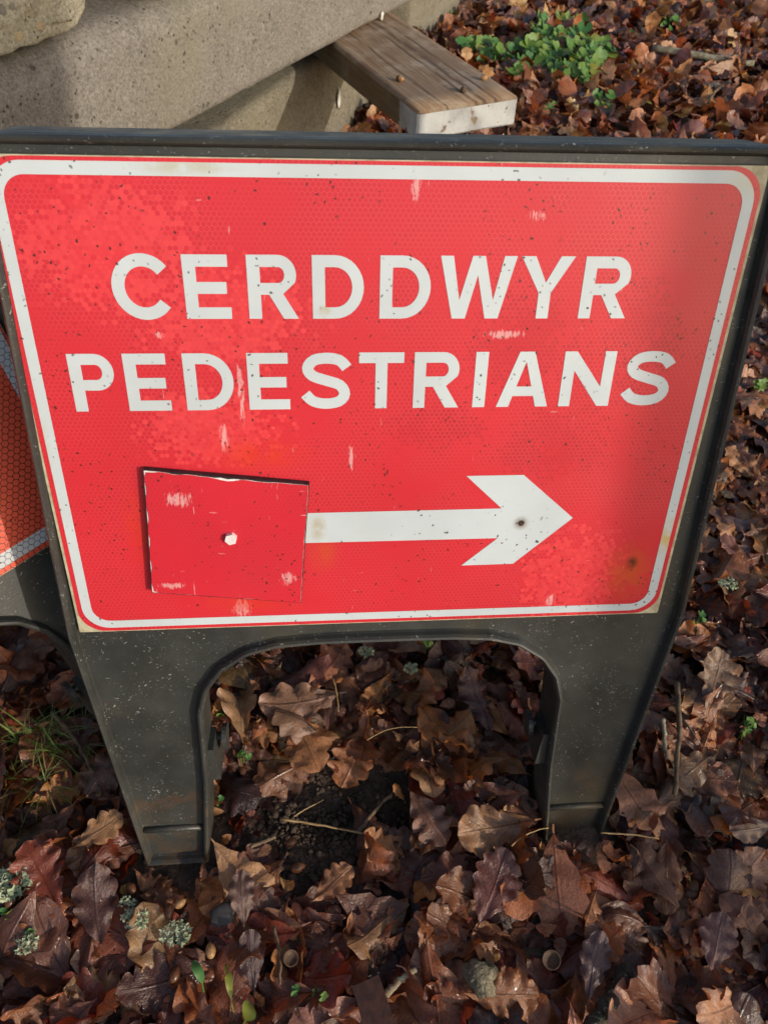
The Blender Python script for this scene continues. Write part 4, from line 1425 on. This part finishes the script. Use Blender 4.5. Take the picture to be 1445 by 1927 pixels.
# ------------------------------------------------------------------ green plants
def lobed_leaf(lobes, rng, cup=0.25):
    bm = bmesh.new()
    n = lobes * 6
    out, midr = [], []
    for k in range(n):
        a = 2 * math.pi * k / n
        f = 0.78 + 0.22 * abs(math.cos(a * lobes / 2)) ** 0.6
        if abs(a - math.pi) < 0.25: f *= 0.35
        z = cup * f * f + 0.08 * math.sin(a * 3 + rng.uniform(0, 1))
        out.append(bm.verts.new((f * math.cos(a), f * math.sin(a), z)))
        midr.append(bm.verts.new((0.5 * f * math.cos(a), 0.5 * f * math.sin(a), z * 0.25)))
    c = bm.verts.new((-0.12, 0, 0))
    for k in range(n):
        j = (k + 1) % n
        bm.faces.new((out[k], out[j], midr[j], midr[k]))
        bm.faces.new((midr[k], midr[j], c))
    me = bpy.data.meshes.new('leaf')
    bm.to_mesh(me); bm.free(); me.shade_smooth()
    return me


pr_ = np.random.default_rng(21)
LOB = {}
for key in ('green', 'green_dark', 'yellow_green'):
    LOB[key] = []
    for k in range(5):
        me = lobed_leaf(int(pr_.choice([3, 5, 5])), pr_, pr_.uniform(0.05, 0.4))
        me.materials.append(M[key])
        LOB[key].append(me)


def leafy_plant(name, spots, size, hmax, label, cat, yellow=0.1, dark=0.4, group=None, stem=0.0012, tilt=0.35):
    """spots = ground points (x,y) of the leaves; stems fan out from the centre"""
    cx = sum(s[0] for s in spots) / len(spots); cy = sum(s[1] for s in spots) / len(spots)
    root = empty(name, (cx, cy, float(gz(cx, cy))))
    bm = bmesh.new()
    for (x, y) in spots:
        h = hmax * pr_.uniform(0.45, 1.0)
        key = 'yellow_green' if pr_.random() < yellow else ('green_dark' if pr_.random() < dark else 'green')
        o = bpy.data.objects.new('leaf', LOB[key][int(pr_.integers(5))])
        s = size * pr_.uniform(0.6, 1.2)
        o.scale = (s, s, s)
        o.location = (x - cx, y - cy, h)
        o.rotation_mode = 'ZYX'
        o.rotation_euler = (pr_.normal(0.5, tilt), pr_.normal(0.25, tilt), pr_.uniform(0, 6.28))
        link(o, root)
        bx, by = (x - cx) * 0.75 + pr_.normal(0, 0.004), (y - cy) * 0.75 + pr_.normal(0, 0.004)
        tube(bm, [(bx, by, -0.005), ((bx + x - cx) / 2, (by + y - cy) / 2, h * 0.6), (x - cx, y - cy, h)], [stem, stem * 0.9, stem * 0.7], 5)
    obj_bm('stems', bm, M['green'], root, True)
    tag(root, label, cat, group)


sp = []
for (u, v, ru, rv, n) in ((1050, 50, 55, 22, 34), (1070, 90, 90, 26, 80), (1090, 125, 50, 18, 34), (985, 95, 60, 14, 22)):
    for k in range(n):
        a = pr_.uniform(0, 6.28); r = math.sqrt(pr_.random())
        p = onz(u + ru * r * math.cos(a), v + rv * r * math.sin(a), 0.05)
        sp.append((p.x, p.y))
leafy_plant('wild_herb', sp, 0.027, 0.085, 'wide patch of bright green leafy herbs among the leaves at top right', 'plant', 0.10, 0.4, 'wild herbs')
sp = []
for k in range(26):
    a = pr_.uniform(0, 6.28); r = math.sqrt(pr_.random())
    p = onz(905 + 38 * r * math.cos(a), 82 + 20 * r * math.sin(a), 0.05); sp.append((p.x, p.y))
leafy_plant('wild_herb', sp, 0.024, 0.07, 'smaller dark green herb clump between the plank and the wide patch', 'plant', 0.12, 0.7, 'wild herbs')
sp = []
for k in range(7):
    a = pr_.uniform(0, 6.28); r = math.sqrt(pr_.random())
    p = onz(972 + 16 * r * math.cos(a), 126 + 12 * r * math.sin(a), 0.05); sp.append((p.x, p.y))
leafy_plant('wild_herb', sp, 0.027, 0.08, 'few large round green leaves in front of the herb patch', 'plant', 0.05, 0.3, 'wild herbs')
GS = 'small green seedlings'
for (u, v, n, ru, size, h, lab, yl) in (
        (416, 1330, 5, 10, 0.0050, 0.045, 'tiny green seedling at the left of the sign opening', 0),
        (455, 1408, 5, 12, 0.0050, 0.040, 'dark green seedling right of the left hinge pin', 0),
        (413, 1497, 4, 8, 0.0045, 0.030, 'tiny seedling low beside the left leg', 0),
        (1412, 1350, 9, 18, 0.0075, 0.060, 'clover like green seedling at the right edge', 0),
        (1322, 1160, 4, 8, 0.0065, 0.06, 'small bright green sprout right of the sign corner', 0.3),
        (1280, 1138, 4, 7, 0.0080, 0.06, 'green sprout touching the right edge of the black frame', 0),
        (803, 1213, 4, 7, 0.0055, 0.055, 'green sprout under the middle of the sign arch', 0),
        (555, 1862, 5, 10, 0.0050, 0.045, 'light green seedling at the bottom centre', 0.2),
        (605, 1868, 5, 12, 0.0060, 0.045, 'clover seedling right of the one at the bottom centre', 0),
        (15, 1722, 6, 14, 0.0060, 0.045, 'green seedling under the lichen patch at the left edge', 0.2),
        (52, 1758, 3, 7, 0.0060, 0.045, 'pair of green leaves near the bottom left edge', 0),
        (1435, 720, 5, 10, 0.010, 0.06, 'green sprout on the leaves at the right edge', 0),
        (1138, 187, 8, 18, 0.016, 0.07, 'low green herb below the wide patch', 0),
        (1030, 195, 5, 14, 0.014, 0.06, 'small green herb right of the plank end', 0),
        (1258, 35, 5, 14, 0.018, 0.07, 'green herb in front of the pale boulder', 0),
        (1190, 62, 3, 8, 0.018, 0.06, 'single green sprout right of the wide patch', 0)):
    sp = []
    for k in range(n):
        a = pr_.uniform(0, 6.28); r = math.sqrt(pr_.random())
        p = onz(u + ru * r * math.cos(a), v + ru * 0.8 * r * math.sin(a), h * 0.7); sp.append((p.x, p.y))
    leafy_plant('seedling', sp, size, h, lab, 'seedling', yl, 0.3, GS, 0.0006)


def blades(name, spots, lmin, lmax, w, mat, label, cat, seed, lean=0.7, group=None, flat=False):
    rg = np.random.default_rng(seed)
    cx, cy = np.mean([s[0] for s in spots]), np.mean([s[1] for s in spots])
    root = empty(name, (cx, cy, float(gz(cx, cy))))
    for mi, mt in enumerate(mat):
        V_, F_ = [], []
        for k, (x, y) in enumerate(spots):
            if k % len(mat) != mi: continue
            a = rg.uniform(0, 6.28); L_ = rg.uniform(lmin, lmax); le = lean * rg.uniform(0.4, 1.4)
            d = np.array([math.cos(a), math.sin(a), 0]); s = np.array([-d[1], d[0], 0]) * w * rg.uniform(0.6, 1.2)
            b0 = len(V_)
            for j in range(7):
                t = j / 6
                p = np.array([x - cx, y - cy, 0.0]) + d * L_ * (math.sin(le * t * 1.3) * t) + np.array([0, 0, L_ * t * math.cos(le * t * 1.2) * 0.8 + 0.008])
                k_ = (1 - t) ** 0.6 if t < 1 else 0.05
                V_ += [p - s * k_, p + np.array([0, 0, -w * 0.3]), p + s * k_]
            for j in range(6):
                q = b0 + 3 * j
                F_ += [(q, q + 1, q + 4, q + 3), (q + 1, q + 2, q + 5, q + 4)]
        obj_np('blades' if mi == 0 else 'dry_blades', np.array(V_), np.array(F_), mt, root)
    tag(root, label, cat, group)


def around(u, v, ru, rv, n, z=0.01):
    out = []
    for k in range(n):
        a = pr_.uniform(0, 6.28); r = math.sqrt(pr_.random())
        p = onz(u + ru * r * math.cos(a), v + rv * r * math.sin(a), z); out.append((p.x, p.y))
    return out


GG = 'grass tufts by the left leg'
blades('grass_tuft', around(100, 1390, 75, 28, 120), 0.035, 0.085, 0.0014, [M['grass'], M['grass'], M['straw_grass']], 'tuft of green grass left of the left leg', 'grass', 3, 1.0, GG)
blades('grass_tuft', around(50, 1475, 50, 20, 60), 0.03, 0.075, 0.0013, [M['grass'], M['straw_grass']], 'smaller grass tuft below the larger one at the left edge', 'grass', 4, 1.1, GG)
blades('grass_tuft', around(838, 40, 6, 8, 14), 0.06, 0.12, 0.003, [M['grass']], 'few grass blades at the foot of the far concrete block', 'grass', 6, 0.5, GG)
blades('grass_tuft', around(708, 208, 6, 5, 12), 0.04, 0.08, 0.0025, [M['grass']], 'few grass blades beside the lowest block under the plank', 'grass', 7, 0.5, GG)

# two yellowish strap leaves near the bottom edge
for (u0, v0, u1, v1, w, mt, lab, sd) in ((442, 1905, 428, 1812, 0.0042, 'yellow_green', 'yellow green strap leaf at the bottom left of centre', 1),
                                          (460, 1935, 478, 1890, 0.009, 'yellow_green', 'broad lime green leaf at the bottom edge', 2),
                                          (385, 1872, 372, 1805, 0.0055, 'green_dark', 'dull green leaf at lower left beside the yellow strap leaf', 3),
                                          (1195, 206, 1225, 198, 0.008, 'yellow_green', 'pale green bent stem on the leaves at far right', 4)):
    a, b = onz(u0, v0, 0.022), onz(u1, v1, 0.046)
    V_, F_ = [], []
    dd = (b - a); sd_ = Vector((-dd.y, dd.x, 0)).normalized()
    for j in range(13):
        t = j / 12
        p = a.lerp(b, t) + Vector((0, 0, 0.014 * math.sin(math.pi * t))) + sd_ * (0.25 * w * math.sin(5 * t + sd) + 0.5 * w * t * t)
        k_ = w * (0.15 + 0.85 * math.sin(math.pi * min(1, max(0, (t - 0.25) / 0.75))) ** 0.7) if t > 0.25 else w * 0.13
        if j == 12: k_ = w * 0.05
        V_ += [tuple(p - sd_ * k_ + Vector((0, 0, k_ * 0.35))), tuple(p), tuple(p + sd_ * k_ + Vector((0, 0, k_ * 0.35)))]
    for j in range(12):
        q = 3 * j
        F_ += [(q, q + 1, q + 4, q + 3), (q + 1, q + 2, q + 5, q + 4)]
    c = np.array(a)
    o = obj_np('green_leaf', np.array(V_) - c, np.array(F_), M[mt])
    o.location = a
    tag(o, lab, 'leaf', 'green leaves near the bottom')


# ------------------------------------------------------------------ the tree behind the camera whose trunk shades the sign's right edge
def shade_tree():
    u_ = Vector((0, math.sin(LEAN), math.cos(LEAN)))
    tdir = (u_ + SDIR * 0.26).normalized()
    hit = Vector((0.400, 0.10, 0.45)) + SDIR * 4.0
    base = hit - tdir * (hit.z / tdir.z)
    root = empty('oak_tree', (base.x, base.y, 0))
    rnd = random.Random(4)
    pts, rads = [], []
    for k in range(16):
        t = k / 15
        pts.append(tdir * (t * 6.0) + Vector((rnd.uniform(-1, 1), rnd.uniform(-1, 1), 0)) * 0.012 + Vector((0, 0, -0.1 if k == 0 else 0)))
        rads.append(0.11 * (1 - 0.55 * t) + (0.05 if k == 0 else 0))
    bm = bmesh.new()
    tube(bm, pts, rads, 14)
    obj_bm('trunk', bm, M['tree_bark'], root, True)
    for k in range(9):
        i = 8 + k % 7
        a = rnd.uniform(-2.2, 1.0)
        d = Vector((math.cos(a), math.sin(a) - 0.6, rnd.uniform(0.4, 1.0))).normalized()
        p = pts[i]; q = [p]
        for j in range(6):
            d = (d + Vector((rnd.uniform(-.25, .25), rnd.uniform(-.25, .25), rnd.uniform(-.05, .2)))).normalized()
            q.append(q[-1] + d * 0.34)
        bm = bmesh.new()
        tube(bm, q, [0.035 * (1 - j / 7.5) for j in range(7)], 7)
        for j in range(2, 7):
            e = (d + Vector((rnd.uniform(-1, 1), rnd.uniform(-1, 1), rnd.uniform(-.2, .8)))).normalized()
            tube(bm, [q[j], q[j] + e * 0.25, q[j] + e * 0.5 + Vector((0, 0, 0.06))], [0.010, 0.007, 0.003], 5)
        obj_bm('limb', bm, M['tree_bark'], root, True)
    tag(root, 'bare leaning young oak tree standing outside the picture on the right', 'tree')


shade_tree()
